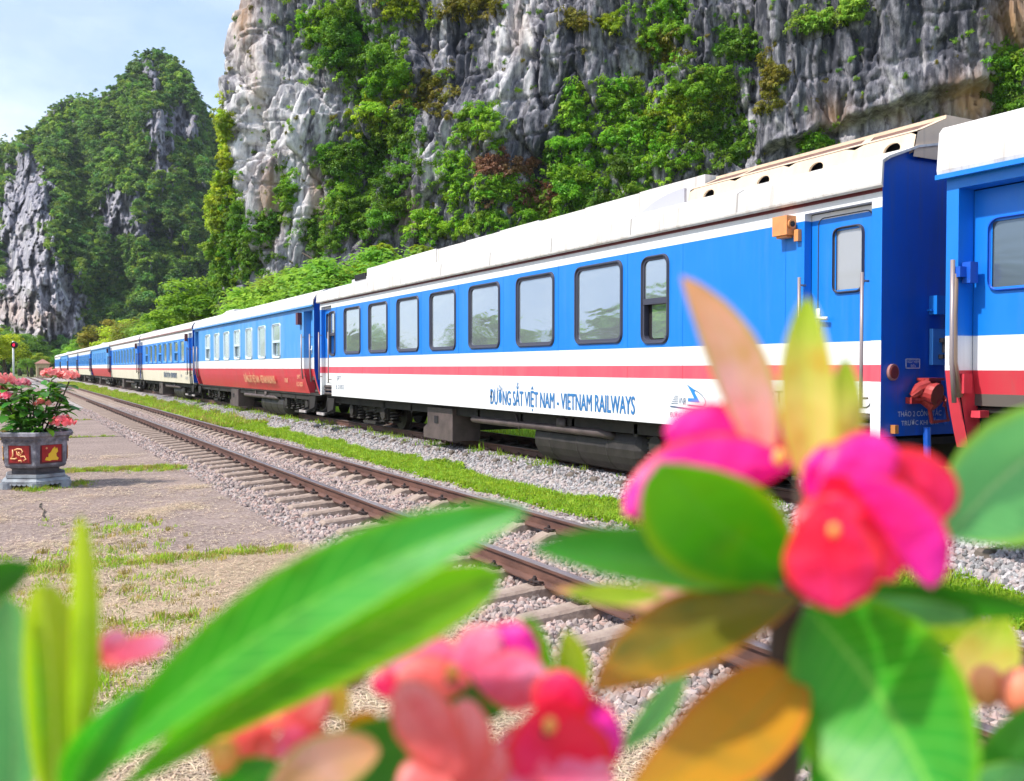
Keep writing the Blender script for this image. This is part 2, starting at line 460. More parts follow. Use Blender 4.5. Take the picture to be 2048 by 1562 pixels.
def make_track(name, xc, label, y0, y1, n_sl, ys0, step, clips):
    t = empty(name, (xc, 0, 0)); t['kind'] = 'structure'
    rm = rail_mesh(y0, y1)
    for s in (-1, 1): link_mesh('rail', rm, t, (s * GA, 0, 0))
    far = MB()
    for i in range(n_sl):
        y = ys0 + i * step
        s = link_mesh('sleeper', _sl if clips > 50 else _sld, t, (rng.uniform(-.015, .015), y, rng.uniform(-.004, .002)))
        s.rotation_euler.z = rng.uniform(-.012, .012)
        if i < clips:
            for q in (-1, 1): link_mesh('rail_clip', _cl, s, (q * GA, 0, .0))
    return t
near_track = make_track('railway_track', NEAR_X, None, -12, 210, 125, 2.4, .67, 75)
far_track = make_track('railway_track', FAR_X, None, -12, 210, 60, -4.0, .62, 40)
far_track.location.z = .15

# ballast stones (stuff): loose crushed stone on both beds
def stone_mesh(i):
    r = np.random.RandomState(50 + i)
    import bmesh
    bm = bmesh.new(); bmesh.ops.create_icosphere(bm, subdivisions=1, radius=.5)
    for v in bm.verts: v.co *= r.uniform(.72, 1.12)
    for v in bm.verts: v.co.x *= 1.25; v.co.z *= .72
    me = bpy.data.meshes.new('stone'); bm.to_mesh(me); bm.free(); return me
def stone_mat(name, c):
    m = bpy.data.materials.new(name); m.use_nodes = True
    t = m.node_tree; b = t.nodes['Principled BSDF']; b.inputs['Roughness'].default_value = .9
    oi = N(t, 'ShaderNodeObjectInfo'); r = N(t, 'ShaderNodeValToRGB')
    els = r.color_ramp.elements; els[0].color = (*[x * .45 for x in c], 1); els[1].color = (*[min(1, x * 1.35) for x in c], 1)
    e = els.new(.45); e.color = (*c, 1); e = els.new(.7); e.color = (c[0] * 1.05, c[1] * .86, c[2] * .8, 1)
    t.links.new(oi.outputs['Random'], r.inputs[0]); t.links.new(r.outputs[0], b.inputs['Base Color'])
    return m
M_ST1 = stone_mat('pinkish_ballast', (.36, .295, .275)); M_ST2 = stone_mat('grey_ballast', (.36, .35, .365))
s1, s2 = [], []
for i in range(4):
    a = stone_mesh(i); a.materials.append(M_ST1); s1.append(loose('stone', a))
    a = stone_mesh(i + 4); a.materials.append(M_ST2); s2.append(loose('stone', a))
def stones(name, src, n, x0, x1, y0, y1, size, lift=.0, pw=1.7):
    y = y0 + (y1 - y0) * rng.rand(n) ** pw; x = rng.uniform(x0, x1, n)
    sc = size * rng.uniform(.6, 1.35, n)
    z = bed_z(x, y) + lift + sc * .12
    scatter(name, np.stack([x, y, z], 1), rng.uniform(0, 6.28, (n, 3)), sc, rng.randint(0, 4, n), src)
stones('ballast_stones', s1, 52000, 2.46, 5.9, 2.6, 46, .062)
stones('grey_ballast_stones', s2, 36000, 7.05, 8.7, 4, 60, .056)
stones('loose_ballast_stones', s1, 5000, 5.6, 7.0, 3, 40, .05)

# ------------------------------------------------------------------ grass, weeds, straw
G_GREEN1 = leaf_mat('fresh_grass', (.14, .34, .016), (.32, .46, .035), .35, .6)
G_YELLOW = leaf_mat('yellowing_grass', (.30, .30, .05), (.42, .36, .10), .35, .6)
G_STRAW = leaf_mat('dry_straw', (.66, .55, .38), (.50, .38, .27), .15, .7, .3)
def tuft(name, m, n, h, spread, seed, wide=.006, lean=.6):
    r = np.random.RandomState(seed); V, F, T = [], [], []
    for i in range(n):
        a = r.uniform(0, 6.28); px, py = r.normal(0, spread, 2); l = h * r.uniform(.5, 1.2); le = r.uniform(.1, lean) * l
        dx, dy = math.cos(a), math.sin(a); w = wide * r.uniform(.7, 1.3)
        o = len(V)
        for k, (t, ww) in enumerate(((0, 1), (.5, .8), (1, .1))):
            cx, cy, cz = px + dx * le * t * t, py + dy * le * t * t, l * (t - .25 * t * t * lean)
            V += [(cx - dy * w * ww, cy + dx * w * ww, cz), (cx + dy * w * ww, cy - dx * w * ww, cz)]
        F += [(o, o + 1, o + 3, o + 2), (o + 2, o + 3, o + 5, o + 4)]
        T += [r.rand()] * 6
    return loose(name, np_mesh(name, V, F, [m], tint=T))
def weed(name, m, n, h, spread, seed, size=.03):
    r = np.random.RandomState(seed); V, F, T = [], [], []
    for i in range(n):
        a = r.uniform(0, 6.28); d = abs(r.normal(0, spread)); z = h * r.rand() * max(.2, 1 - d / spread / 2.2)
        c = np.array([d * math.cos(a), d * math.sin(a), z]); u = r.normal(size=3); u[2] *= .5; u /= np.linalg.norm(u)
        w = np.cross(u, [0, 0, 1]); w /= np.linalg.norm(w) + 1e-6; s = size * r.uniform(.6, 1.4)
        o = len(V); V += [c - u * s, c + w * s * .5 + [0, 0, s * .15], c + u * s, c - w * s * .5 + [0, 0, s * .15]]; F.append((o, o + 1, o + 2, o + 3)); T += [r.rand()] * 4
    return loose(name, np_mesh(name, V, F, [m], tint=T))
green_t = [tuft('grass_tuft', G_GREEN1, 16, .10, .045, 1), tuft('grass_tuft', G_GREEN1, 14, .075, .06, 2), weed('low_weed', G_GREEN1, 34, .06, .07, 3), weed('low_weed', G_GREEN1, 30, .04, .08, 4, .022)]
yellow_t = [tuft('dry_tuft', G_YELLOW, 18, .08, .06, 5), tuft('dry_tuft', G_YELLOW, 16, .06, .07, 6)]
def grass(name, x, y, z, src, smin=.7, smax=1.3, boost=None, **tags):
    n = len(x); s = rng.uniform(smin, smax, n)
    if boost is not None: s = s * boost
    rot = np.stack([rng.normal(0, .12, n), rng.normal(0, .12, n), rng.uniform(0, 6.28, n)], 1)
    return scatter(name, np.stack([x, y, z], 1), rot, s, rng.randint(0, len(src), n), src, **tags)
def strip(n, xa, xb, y0, y1, pw, thr, fr):
    y = y0 + (y1 - y0) * rng.rand(n) ** pw; x = rng.uniform(xa, xb, n)
    mid, hw = (xa + xb) / 2, (xb - xa) / 2
    k = .55 * fbm(np.stack([x * fr * 1.6, y * fr * .6, 0 * x], 1), 3) + 1.0 * (1 - ((x - mid) / hw) ** 2)
    q = k > thr; return x[q], y[q]
x, y = strip(50000, 6.05, 7.35, 3.0, 60, 1.6, .62, .9)
grass('grass_strip', x, y, bed_z(x, y), green_t, .5, .95, 1 + y / 60)
x, y = strip(9000, 5.6, 7.4, 30, 130, 1.0, .2, .6)
grass('far_grass_strip', x, y, bed_z(x, y), green_t + yellow_t, 1.5, 2.6)
x, y = strip(260, 7.5, 7.9, 6, 50, 1.0, .5, 1.3)
grass('rail_side_weeds', x, y, bed_z(x, y), green_t[:2], .9, 2.0)
x = rng.uniform(10.2, 17, 26000); y = rng.uniform(5, 80, 26000)
grass('meadow', x, y, np.where(x < 11.5, bed_z(x, y), -.42), green_t, 2.0, 4.0)
# platform: grass in the joints and round the planter
def pz(n): return np.full(n, PLAT_Z + .002)
P_ = []
for (yc, xa, xb, n, sp) in ((16.1, .25, 2.3, 520, .10), (8.25, -1.6, 2.2, 700, .10), (24, -2, 2.3, 150, .06), (31.9, -2, 2.3, 120, .06), (.3, -3, 2, 100, .05)):
    P_.append((rng.uniform(xa, xb, n), yc + rng.normal(0, sp, n)))
for (px, py, dep_, rx, ry, n) in ((75, 980, 0, .12, .12, 60), (155, 970, 0, .08, .12, 25), (215, 1120, 0, .35, .5, 90), (95, 1130, 0, .3, .3, 80), (60, 1200, 0, .4, .4, 150), (240, 1060, 0, .3, .3, 70), (180, 1290, 0, .28, .3, 180), (190, 1390, 0, .18, .16, 120), (330, 1250, 0, .2, .08, 70), (320, 1180, 0, .2, .3, 60), (310, 940, 0, .3, .15, 90), (350, 935, 0, .1, .1, 40)):
    d_ = ray(px, py); k = (PLAT_Z - HC) / d_.z; c = ORG + d_ * k
    P_.append((c.x + rng.normal(0, rx, n), c.y + rng.normal(0, ry, n)))
x = np.concatenate([a for a, b in P_]); y = np.concatenate([b for a, b in P_])
q = x < PLAT_X + .1; x, y = x[q], y[q]
grass('platform_grass', x, y, pz(len(x)), green_t[:2] + yellow_t[:1], .35, .8)
x = rng.uniform(-7, -.3, 9000); y = rng.uniform(12, 60, 9000)
k = fbm(np.stack([x * .6, y * .3, 0 * x], 1), 3) - .5 * (x + 1.0)
q = k > .35; grass('verge_grass', x[q], y[q], pz(q.sum()), yellow_t + green_t[:1], 1.0, 2.0)
def straw_mesh(seed):
    r = np.random.RandomState(seed); V, F, T = [], [], []
    for i in range(12):
        p = r.normal(0, .06, 2); a = r.uniform(0, 6.28); l = r.uniform(.03, .09); cur = r.normal(0, 9); w = .0016
        o = len(V); q = np.array([p[0], p[1]]); z = r.uniform(.002, .014)
        for k in range(5):
            d = np.array([math.cos(a), math.sin(a)]); nrm = np.array([-d[1], d[0]]) * w
            V += [(*(q + nrm), z + .003 * math.sin(k)), (*(q - nrm), z + .003 * math.sin(k))]
            q = q + d * l / 4; a += cur * l / 4
        F += [(o + 2 * k, o + 2 * k + 1, o + 2 * k + 3, o + 2 * k + 2) for k in range(4)]; T += [r.rand()] * 10
    return loose('straw', np_mesh('straw', V, F, [G_STRAW], tint=T))
straws = [straw_mesh(70 + i) for i in range(5)]
n = 90000
y = 2.2 + 17 * rng.rand(n) ** 1.5; x = rng.uniform(-4.5, 2.4, n)
k = fbm(np.stack([x * .9, y * .8, 0 * x], 1), 4) + np.where(y < 8.4, .62, np.where(y < 13.5, .02, -.2)) - .35 * np.clip((x - 1.9) / .5, 0, 1)
q = (rng.rand(n) < np.clip((k - .02) / .55, 0, 1) ** 1.5) | (rng.rand(n) < .05)
scatter('dry_straw_litter', np.stack([x[q], y[q], np.full(q.sum(), PLAT_Z + .004)], 1), np.stack([0 * x[q], 0 * x[q], rng.uniform(0, 6.28, q.sum())], 1), rng.uniform(.8, 1.5, q.sum()), rng.randint(0, 5, q.sum()), straws)
# ------------------------------------------------------------------ the train
def paint(name, c, rough=0.38, dirt=(0.55, 0.5, 0.45), amt=0.16):
    m = bpy.data.materials.new(name); m.use_nodes = True
    t = m.node_tree; b = t.nodes['Principled BSDF']; b.inputs['Roughness'].default_value = rough
    tcn = N(t, 'ShaderNodeTexCoord'); mpn = N(t, 'ShaderNodeMapping'); mpn.inputs['Scale'].default_value = (1.2, 1.2, 0.25)
    t.links.new(tcn.outputs['Object'], mpn.inputs[0])
    n = N(t, 'ShaderNodeTexNoise'); n.inputs['Scale'].default_value = 2.2; n.inputs['Detail'].default_value = 10; n.inputs['Roughness'].default_value = 0.68
    t.links.new(mpn.outputs[0], n.inputs[0])
    r = N(t, 'ShaderNodeValToRGB'); r.color_ramp.elements[0].position, r.color_ramp.elements[1].position = 0.45, 0.8
    r.color_ramp.elements[0].color = (0, 0, 0, 1); r.color_ramp.elements[1].color = (amt * 2, amt * 2, amt * 2, 1)
    t.links.new(n.outputs['Fac'], r.inputs[0])
    mx = N(t, 'ShaderNodeMix', data_type='RGBA'); mx.inputs['A'].default_value = (*c, 1); mx.inputs['B'].default_value = (*[x * d for x, d in zip((1, 1, 1), dirt)], 1)
    t.links.new(r.outputs[0], mx.inputs['Factor']); t.links.new(mx.outputs['Result'], b.inputs['Base Color'])
    mp2 = N(t, 'ShaderNodeMapping'); mp2.inputs['Scale'].default_value = (6, 6, .35); t.links.new(tcn.outputs['Object'], mp2.inputs[0])
    n3 = N(t, 'ShaderNodeTexNoise'); n3.inputs['Scale'].default_value = 1.6; n3.inputs['Detail'].default_value = 7; n3.inputs['Roughness'].default_value = 0.7; t.links.new(mp2.outputs[0], n3.inputs[0])
    r3 = N(t, 'ShaderNodeValToRGB'); r3.color_ramp.elements[0].position, r3.color_ramp.elements[1].position = 0.52, 0.74
    r3.color_ramp.elements[0].color = (0, 0, 0, 1); r3.color_ramp.elements[1].color = (amt * 1.7,) * 3 + (1,)
    t.links.new(n3.outputs['Fac'], r3.inputs[0])
    mx3 = N(t, 'ShaderNodeMix', data_type='RGBA'); mx3.inputs['B'].default_value = (*[.55 * d + .06 for d in dirt], 1)
    t.links.new(r3.outputs[0], mx3.inputs['Factor']); t.links.new(mx.outputs['Result'], mx3.inputs['A']); t.links.new(mx3.outputs['Result'], b.inputs['Base Color'])
    # dents of sheet steel
    n2 = N(t, 'ShaderNodeTexNoise'); n2.inputs['Scale'].default_value = 1.3; n2.inputs['Detail'].default_value = 2
    t.links.new(tcn.outputs['Object'], n2.inputs[0])
    bp = N(t, 'ShaderNodeBump'); bp.inputs['Strength'].default_value = 0.25; bp.inputs['Distance'].default_value = 0.05
    t.links.new(n2.outputs['Fac'], bp.inputs['Height']); t.links.new(bp.outputs[0], b.inputs['Normal'])
    return m
P_BLUE = paint('blue_paint', (0.003, 0.185, 0.70), dirt=(0.05, 0.30, 0.70), amt=0.14)
P_BLUE_OLD = paint('faded_blue_paint', (0.05, 0.27, 0.66), dirt=(0.25, 0.42, 0.62), amt=0.3, rough=0.5)
P_WHITE = paint('white_paint', (0.78, 0.79, 0.80), dirt=(0.5, 0.47, 0.42), amt=0.1)
P_CREAM = paint('cream_paint', (0.74, 0.68, 0.55), dirt=(0.5, 0.42, 0.3), amt=0.2)
P_RED = paint('red_paint', (0.62, 0.045, 0.07), dirt=(0.4, 0.16, 0.12), amt=0.2)
P_PINK = paint('stripe_paint', (0.70, 0.085, 0.13), dirt=(0.6, 0.25, 0.24), amt=0.15)
P_MAROON = paint('maroon_eave_shade_paint', (0.20, 0.035, 0.045), dirt=(0.3, 0.12, 0.1))  # maroon trim, with the gutter's shadow under the eave put into its colour
P_ROOF = paint('roof_white_paint', (0.68, 0.67, 0.65), dirt=(0.34, 0.25, 0.19), amt=0.36, rough=0.5)
P_PEACH = paint('shroud_cream_paint', (0.70, 0.53, 0.38), dirt=(0.42, 0.3, 0.21), amt=0.2, rough=0.5)
P_SHADE_BLUE = paint('shaded_blue_paint', (0.004, 0.095, 0.56), dirt=(0.03, 0.08, 0.2), amt=0.25)  # the carriage blue darkened: shade of the end faces put into the colour
M_DARK = mat('underframe_black', (0.012, 0.0105, 0.010), 0.75, col2=(0.03, 0.024, 0.02), vscale=3, bump=0.2)
M_STEEL = mat('grimy_steel', (0.034, 0.028, 0.026), 0.6, col2=(0.016, 0.013, 0.012), vscale=5, bump=0.2)
M_BOX = mat('equipment_grey', (0.11, 0.08, 0.076), 0.6, col2=(0.05, 0.037, 0.035), vscale=3)
M_TREAD = mat('tread_grey', (0.5, 0.46, 0.46), 0.5, col2=(0.3, 0.26, 0.26), vscale=6)
M_RUBBER = mat('window_rubber', (0.045, 0.047, 0.075), 0.45)
M_PALEF = mat('pale_window_frame', (0.55, 0.66, 0.74), 0.4)
M_INSIDE = mat('carriage_inside', (0.10, 0.085, 0.075), 0.8)
M_LAMP = mat('orange_lamp_box', (0.72, 0.30, 0.10), 0.5, col2=(0.6, 0.24, 0.09), vscale=8)
M_BLACK = mat('black_hole', (0.012, 0.01, 0.012), 0.6)
M_RAILG = mat('handrail_grey', (0.30, 0.25, 0.25), 0.4, metal=0.3)
M_REDVALVE = mat('red_iron', (0.42, 0.035, 0.03), 0.55, col2=(0.3, 0.03, 0.03), vscale=9, bump=0.2)
M_LTBLUE = mat('light_blue_bracket', (0.06, 0.28, 0.7), 0.5)
M_TXTBLUE = mat('blue_lettering', (0.03, 0.17, 0.42), 0.5)
M_TXTNAVY = mat('grey_blue_lettering', (0.08, 0.13, 0.22), 0.5)
M_LOGO = mat('logo_blue', (0.02, 0.22, 0.62), 0.5)
M_TXTTAN = mat('tan_lettering', (0.75, 0.40, 0.22), 0.5)
M_TXTW = mat('white_lettering', (0.62, 0.65, 0.7), 0.5)
def film_glass(name, c, wob=0.05, rough=0.03, metal=0.75, sc=1.6):
    m = bpy.data.materials.new(name); m.use_nodes = True
    t = m.node_tree; b = t.nodes['Principled BSDF']
    b.inputs['Base Color'].default_value = (*c, 1); b.inputs['Metallic'].default_value = metal; b.inputs['Roughness'].default_value = rough
    tcn = N(t, 'ShaderNodeTexCoord'); oi = N(t, 'ShaderNodeObjectInfo')
    mpn = N(t, 'ShaderNodeMapping'); mpn.inputs['Scale'].default_value = (1, 0.55, 2.0)
    ad = N(t, 'ShaderNodeVectorMath', operation='MULTIPLY_ADD'); ad.inputs[1].default_value = (40, 40, 40)
    t.links.new(oi.outputs['Random'], ad.inputs[0]); t.links.new(tcn.outputs['Object'], ad.inputs[2]); t.links.new(ad.outputs[0], mpn.inputs[0])
    n = N(t, 'ShaderNodeTexNoise'); n.inputs['Scale'].default_value = sc; n.inputs['Detail'].default_value = 2.5; n.inputs['Distortion'].default_value = 0.6
    t.links.new(mpn.outputs[0], n.inputs[0])
    bp = N(t, 'ShaderNodeBump'); bp.inputs['Strength'].default_value = 1.0; bp.inputs['Distance'].default_value = wob
    t.links.new(n.outputs['Fac'], bp.inputs['Height']); t.links.new(bp.outputs[0], b.inputs['Normal'])
    return m
G_FILM = film_glass('reflecting_window_glass', (0.50, 0.56, 0.61), 0.0035, sc=2.0)
G_PALE = film_glass('pale_window_glass', (0.66, 0.78, 0.80), 0.004, 0.12)
G_GREEN = film_glass('green_grey_window_glass', (0.46, 0.58, 0.58), 0.003, 0.1)
G_DOOR = film_glass('dusty_door_glass', (0.50, 0.50, 0.52), 0.004, 0.25, metal=0.5)
G_DARKDOOR = film_glass('grey_door_glass', (0.17, 0.22, 0.27), 0.004, 0.12, metal=0.5)

M_SEAM = mat('grey_roof_seam', (.34, .32, .31), .6)
CAR_L, CAR_X, HW = 18.0, 8.69, 1.42
def taper(kind, z):
    if kind == 'A' or z >= 1.55: return 0.0
    k = (1.55 - z) / 0.7
    return (0.17 if kind == 'B' else 0.05) * k ** 1.4
BANDS = {'A': [(.85, 1.42, 1), (1.42, 1.58, 3), (1.58, 1.81, 1), (1.81, 3.06, 0), (3.06, 3.205, 1), (3.205, 3.31, 4)],
         'B': [(.85, 1.53, 2), (1.53, 1.83, 1), (1.83, 3.31, 0)],
         'C': [(.85, 1.44, 5), (1.44, 1.54, 3), (1.54, 1.76, 1), (1.76, 2.90, 0), (2.90, 3.20, 1), (3.20, 3.31, 4)]}
def roof_prof(kind, x):
    """roof height at local x"""
    if kind == 'A':
        P = [(-1.5, 3.25), (-1.505, 3.27), (-1.49, 3.48), (-1.40, 3.53), (-1.0, 3.67), (-.5, 3.76), (0, 3.79)]
    else:
        P = [(-1.46, 3.235), (-1.465, 3.27), (-1.45, 3.38), (-1.36, 3.53), (-1.1, 3.66), (-.6, 3.76), (0, 3.80)]
    return P
_wm = {}
def window_mesh(w, h, fr, frame_m, glass_m, half):
    key = (round(w, 3), round(h, 3), fr, frame_m.name, glass_m.name, half)
    if key in _wm: return _wm[key]
    r = min(0.13, w * 0.24)
    mb = MB()
    loops = [(rrect(w, h, r), 0.0), (rrect(w - .03, h - .03, r - .01), -.028), (rrect(w - fr * .9, h - fr * .9, r - .03), -.026),
             (rrect(w - fr * 1.1, h - fr * 1.1, r - .035), -.008), (rrect(w - 2 * fr, h - 2 * fr, r - .05), -.004), (rrect(w - 2 * fr, h - 2 * fr, r - .05), .07)]
    n = len(loops[0][0]); vv, ff = [], []
    for lp, dx in loops: vv += [(dx, y, z) for y, z in lp]
    for i in range(len(loops) - 1):
        ff += [(i * n + k, i * n + (k + 1) % n, (i + 1) * n + (k + 1) % n, (i + 1) * n + k) for k in range(n)]
    mb.add(vv, ff)
    if half: mb.box(-.014, .05, -w / 2 + fr * .7, w / 2 - fr * .7, -.055, .02)
    fm = mb.build('window', [frame_m], link=False)
    panes = []
    iw, ih = w - 2 * fr + .004, h - 2 * fr + .004
    if half:
        p = MB().poly([(.012, y, z + h * .25 - fr * .5) for y, z in rrect(iw, ih / 2 - .015, .05)]); panes.append(p.build('pane', [glass_m], link=False))
        p = MB().poly([(.062, y * .98, z) for y, z in rrect(iw - .09, ih * .46, .05)])
        p.v = [(a, b - .035, c - h * .245 + fr * .4) for a, b, c in p.v]; panes.append(p.build('pane', [glass_m], link=False))
        mb2 = MB().quad((.075, -iw / 2 - .02, -ih / 2 - .02), (.075, iw / 2 + .02, -ih / 2 - .02), (.075, iw / 2 + .02, .0), (.075, -iw / 2 - .02, 0))
        panes.append(mb2.build('sash_gap', [M_BLACK], link=False))
    else:
        p = MB().poly([(.014, y, z) for y, z in rrect(iw, ih, max(.02, r - .05))]); panes.append(p.build('pane', [glass_m], link=False))
    _wm[key] = (fm, panes); return _wm[key]
def add_window(car, x, yc, zc, w, h, fr, fm, gm, half=False):
    a, b = window_mesh(w, h, fr, fm, gm, half)
    o = link_mesh('window', a, car, (x, yc, zc))
    for p in b: link_mesh(p.name.split('.')[0], p, o)
    return o
def rings(mb, cx, cy, r0, r1, x, n=20, mi=0):
    pass
def wheelset_mesh():
    mb = MB()
    for x0 in (-.72, .58):
        for (r, a, b) in ((.40, 0, .03), (.37, .03, .13)):
            pr = [(r * math.cos(2 * math.pi * k / 28), r * math.sin(2 * math.pi * k / 28)) for k in range(28)]
            a_, b_ = (a, b) if x0 < 0 else (.13 - b, .13 - a)
            if x0 < 0: a_, b_ = .13 - b, .13 - a
            mb.prism(pr, x0 + a_, x0 + b_, axis='x')
    mb.tube([(-.9, 0, 0), (.9, 0, 0)], .075, 10)
    return mb
_wheel = wheelset_mesh().build('wheel', [M_STEEL], link=False)
def spring_mesh(r, h, turns=5):
    pts = [(r * math.cos(2 * math.pi * t), r * math.sin(2 * math.pi * t), h * t / turns) for t in [k / 9 for k in range(int(turns * 9) + 1)]]
    return MB().tube(pts, .024, 5).build('spring', [M_STEEL], link=False, smooth=True)
_spring = spring_mesh(.09, .36)
def bogie_frame():
    mb = MB()
    for s in (-1, 1):
        x = s * .97
        prof = [(-1.75, .62), (-1.5, .68), (-.7, .66), (-.5, .52), (.5, .52), (.7, .66), (1.5, .68), (1.75, .62), (1.75, .54), (.75, .54), (.55, .40), (-.55, .40), (-.75, .54), (-1.75, .54)]
        mb.prism(prof, x - .06, x + .06, axis='x')
        for y in (-1.1, 1.1):
            mb.box(x - .13, x + .13, y - .15, y + .15, .26, .50)
            mb.prism([(y + .14 * math.cos(a), .40 + .14 * math.sin(a)) for a in np.linspace(0, 2 * math.pi, 13)[:-1]], x + s * .10, x + s * .2, axis='x')
            for dy in (-.27, .27): mb.box(x - .1, x + .1, y + dy - .12, y + dy + .12, .20, .24); mb.box(x - .1, x + .1, y + dy - .12, y + dy + .12, .62, .66)
            mb.box(x - .03, x + .03, y - .4, y + .4, .19, .225)
        mb.box(x - .12, x + .12, -.42, .42, .12, .18)
        for dy in (-.42, .42): mb.tube([(x, dy, .15), (x, dy * .9, .6)], .022, 6)
        mb.box(x - .12, x + .12, -.45, .45, .60, .70)
    mb.box(-.95, .95, -.22, .22, .44, .74)
    for y in (-1.62, 1.62): mb.box(-.95, .95, y - .05, y + .05, .52, .60)
    return mb
_bogie = bogie_frame().build('bogie', [M_DARK], link=False)
def add_bogie(car, y, detail=True):
    b = link_mesh('bogie', _bogie, car, (0, y, .12))
    for dy in (-1.1, 1.1): link_mesh('wheel', _wheel, b, (0, dy, .40))
    if detail:
        for x in (-.97, .97):
            for y0 in (-1.37, -.83, .83, 1.37): link_mesh('spring', _spring, b, (x, y0, .245))
            for y0 in (-.27, .27): link_mesh('spring', _spring, b, (x, y0, .2))
    return b
_stepm = None
def step_mesh():
    mb = MB()
    mb.prism([(-.02, .86), (-.02, .50), (-.30, .42), (-.30, .46), (-.09, .56), (-.05, .86)], 0, .03)
    mb.prism([(-.02, .86), (-.02, .50), (-.30, .42), (-.30, .46), (-.09, .56), (-.05, .86)], .57, .60)
    mb.box(-.30, -.04, .03, .57, .44, .465); mb.box(-.06, -.03, .03, .57, .46, .84)
    return mb
_step = step_mesh().build('boarding_step', [M_DARK], link=False)
_tread = MB().box(-.335, -.302, -.01, .61, .41, .475).build('tread_edge', [M_TREAD], link=False)

def side_wall(mb, kind, side, holes):
    zs = sorted(set([round(z, 4) for b in BANDS[kind] for z in b[:2]] + [round(z, 4) for h in holes for z in h[2:4]] + [1.0, 1.15, 1.3]))
    ys = sorted(set([0.0, CAR_L] + [round(y, 4) for h in holes for y in h[:2]]))
    for i in range(len(ys) - 1):
        for j in range(len(zs) - 1):
            y0, y1, z0, z1 = ys[i], ys[i + 1], zs[j], zs[j + 1]
            yc, zc = (y0 + y1) / 2, (z0 + z1) / 2
            if any(h[0] < yc < h[1] and h[2] < zc < h[3] for h in holes): continue
            mi = next(b[2] for b in BANDS[kind] if b[0] < zc < b[1])
            x0, x1 = side * (HW - taper(kind, z0)), side * (HW - taper(kind, z1))
            mb.quad((x0, y0, z0), (x0, y1, z0), (x1, y1, z1), (x1, y0, z1), mi)
def end_poly(kind, y):
    zs = [.9, 1.0, 1.15, 1.3, 1.55, 3.24]
    left = [(-(HW - taper(kind, z)), z) for z in zs]
    top = [(max(-1.42, x), z) for x, z in roof_prof(kind, 0) if z > 3.3]
    half = left + top
    pts = half + [(-x, z) for x, z in reversed(half[:-1])]
    return [(x, y, z - (.012 if z > 3.3 else 0)) for x, z in pts]
def make_car(k, kind, label, windows, blue=None, doors=True, detail=2, glass=None, frame=None, fr=.07, door_glass=None, group=None):
    y0 = 6.25 + 18.55 * (k - 1) - (.14 if k == 0 else 0)
    car = empty('train_carriage', (CAR_X, y0, 0))
    tag(car, label, 'train carriage', 'carriages of the train')
    blue = blue or P_BLUE
    mats = [blue, P_WHITE, P_RED, P_PINK, P_MAROON, P_CREAM, P_SHADE_BLUE, M_INSIDE, M_DARK]
    dz0, dz1 = (1.11, 3.13) if kind == 'A' else (1.22, 3.10)
    dep = .10 if kind == 'A' else .20
    dholes = [(.12, .98, .85, dz1), (CAR_L - .98, CAR_L - .12, .85, dz1)] if doors else []
    holes = list(dholes)
    for (yc, w, z0, z1, half) in windows: holes.append((yc - w / 2 + .05, yc + w / 2 - .05, z0 + .05, z1 - .05))
    body = MB()
    side_wall(body, kind, -1, holes)
    side_wall(body, kind, 1, [])
    for y in (0.0, CAR_L): body.poly(end_poly(kind, y), 6)
    body.box(-1.24, 1.24, .02, CAR_L - .02, .80, .87, 8)
    body.box(-HW + .30, HW - .1, .3, CAR_L - .3, .9, .95, 7)           # floor
    body.quad((-HW + .55, 1.1, .96), (-HW + .55, CAR_L - 1.1, .96), (-HW + .55, CAR_L - 1.1, 3.3), (-HW + .55, 1.1, 3.3), 7)   # corridor wall
    for (a, b, c, d) in dholes:                                      # recess round each door
        xi, xo = -HW + dep, -HW
        def jamb(y):
            for b0, b1, mi in BANDS[kind]:
                lo, hi = max(b0, .86), min(b1, d)
                if hi > lo: body.quad((-HW + taper(kind, lo), y, lo), (xi + taper(kind, lo), y, lo), (xi + taper(kind, hi), y, hi), (-HW + taper(kind, hi), y, hi), mi)
        jamb(a); jamb(b)
        body.quad((xo, a, d), (xo, b, d), (xi, b, d), (xi, a, d), 0 if kind != 'A' else 1)
        body.box(-HW + .12 + taper(kind, .9), -HW + .5, a + .003, b - .003, dz0 - .06, dz0 - .02, 8)
        body.box(-HW + .32, -HW + .34, a, b, .86, dz0, 8)
    wins = [(q[0] - q[1] / 2 - .1, q[0] + q[1] / 2 + .1) for q in windows] + [(0, 1.1), (CAR_L - 1.1, CAR_L)]
    for i, ys_ in enumerate(np.arange(1.25, 17, 1.72)):               # seams of the side sheets, weld beads standing slightly proud
        if any(a < ys_ < b for a, b in wins): ys_ = min((w_ for ab in wins for w_ in ab), key=lambda w_: abs(w_ - ys_))
        for b0, b1, mi in BANDS[kind]:
            t0, t1 = taper(kind, b0), taper(kind, b1)
            if b0 >= 3.2: continue
            body.add([(-HW + t0 - .0035, ys_ - .006, b0), (-HW + t0 - .0035, ys_ + .006, b0), (-HW + t1 - .0035, ys_ + .006, b1), (-HW + t1 - .0035, ys_ - .006, b1), (-HW + t0 + .01, ys_ - .009, b0), (-HW + t0 + .01, ys_ + .009, b0), (-HW + t1 + .01, ys_ + .009, b1), (-HW + t1 + .01, ys_ - .009, b1)], [(0, 1, 2, 3), (0, 3, 7, 4), (1, 5, 6, 2)], mi)
    bo = body.build('body', mats, car)
    # ---- roof
    pr = roof_prof(kind, 0) if k else [(-1.47, 3.235), (-1.478, 3.27), (-1.45, 3.60), (-1.40, 3.655), (-.9, 3.76), (0, 3.82)]
    pts = pr + [(-x, z) for x, z in reversed(pr[:-1])]
    rf = MB(); o = .06
    n = len(pts)
    yy = [-o, CAR_L + o]
    v = [(x, y, z) for y in yy for x, z in pts]
    rf.add(v, [(i, i + 1, n + i + 1, n + i) for i in range(n - 1)])
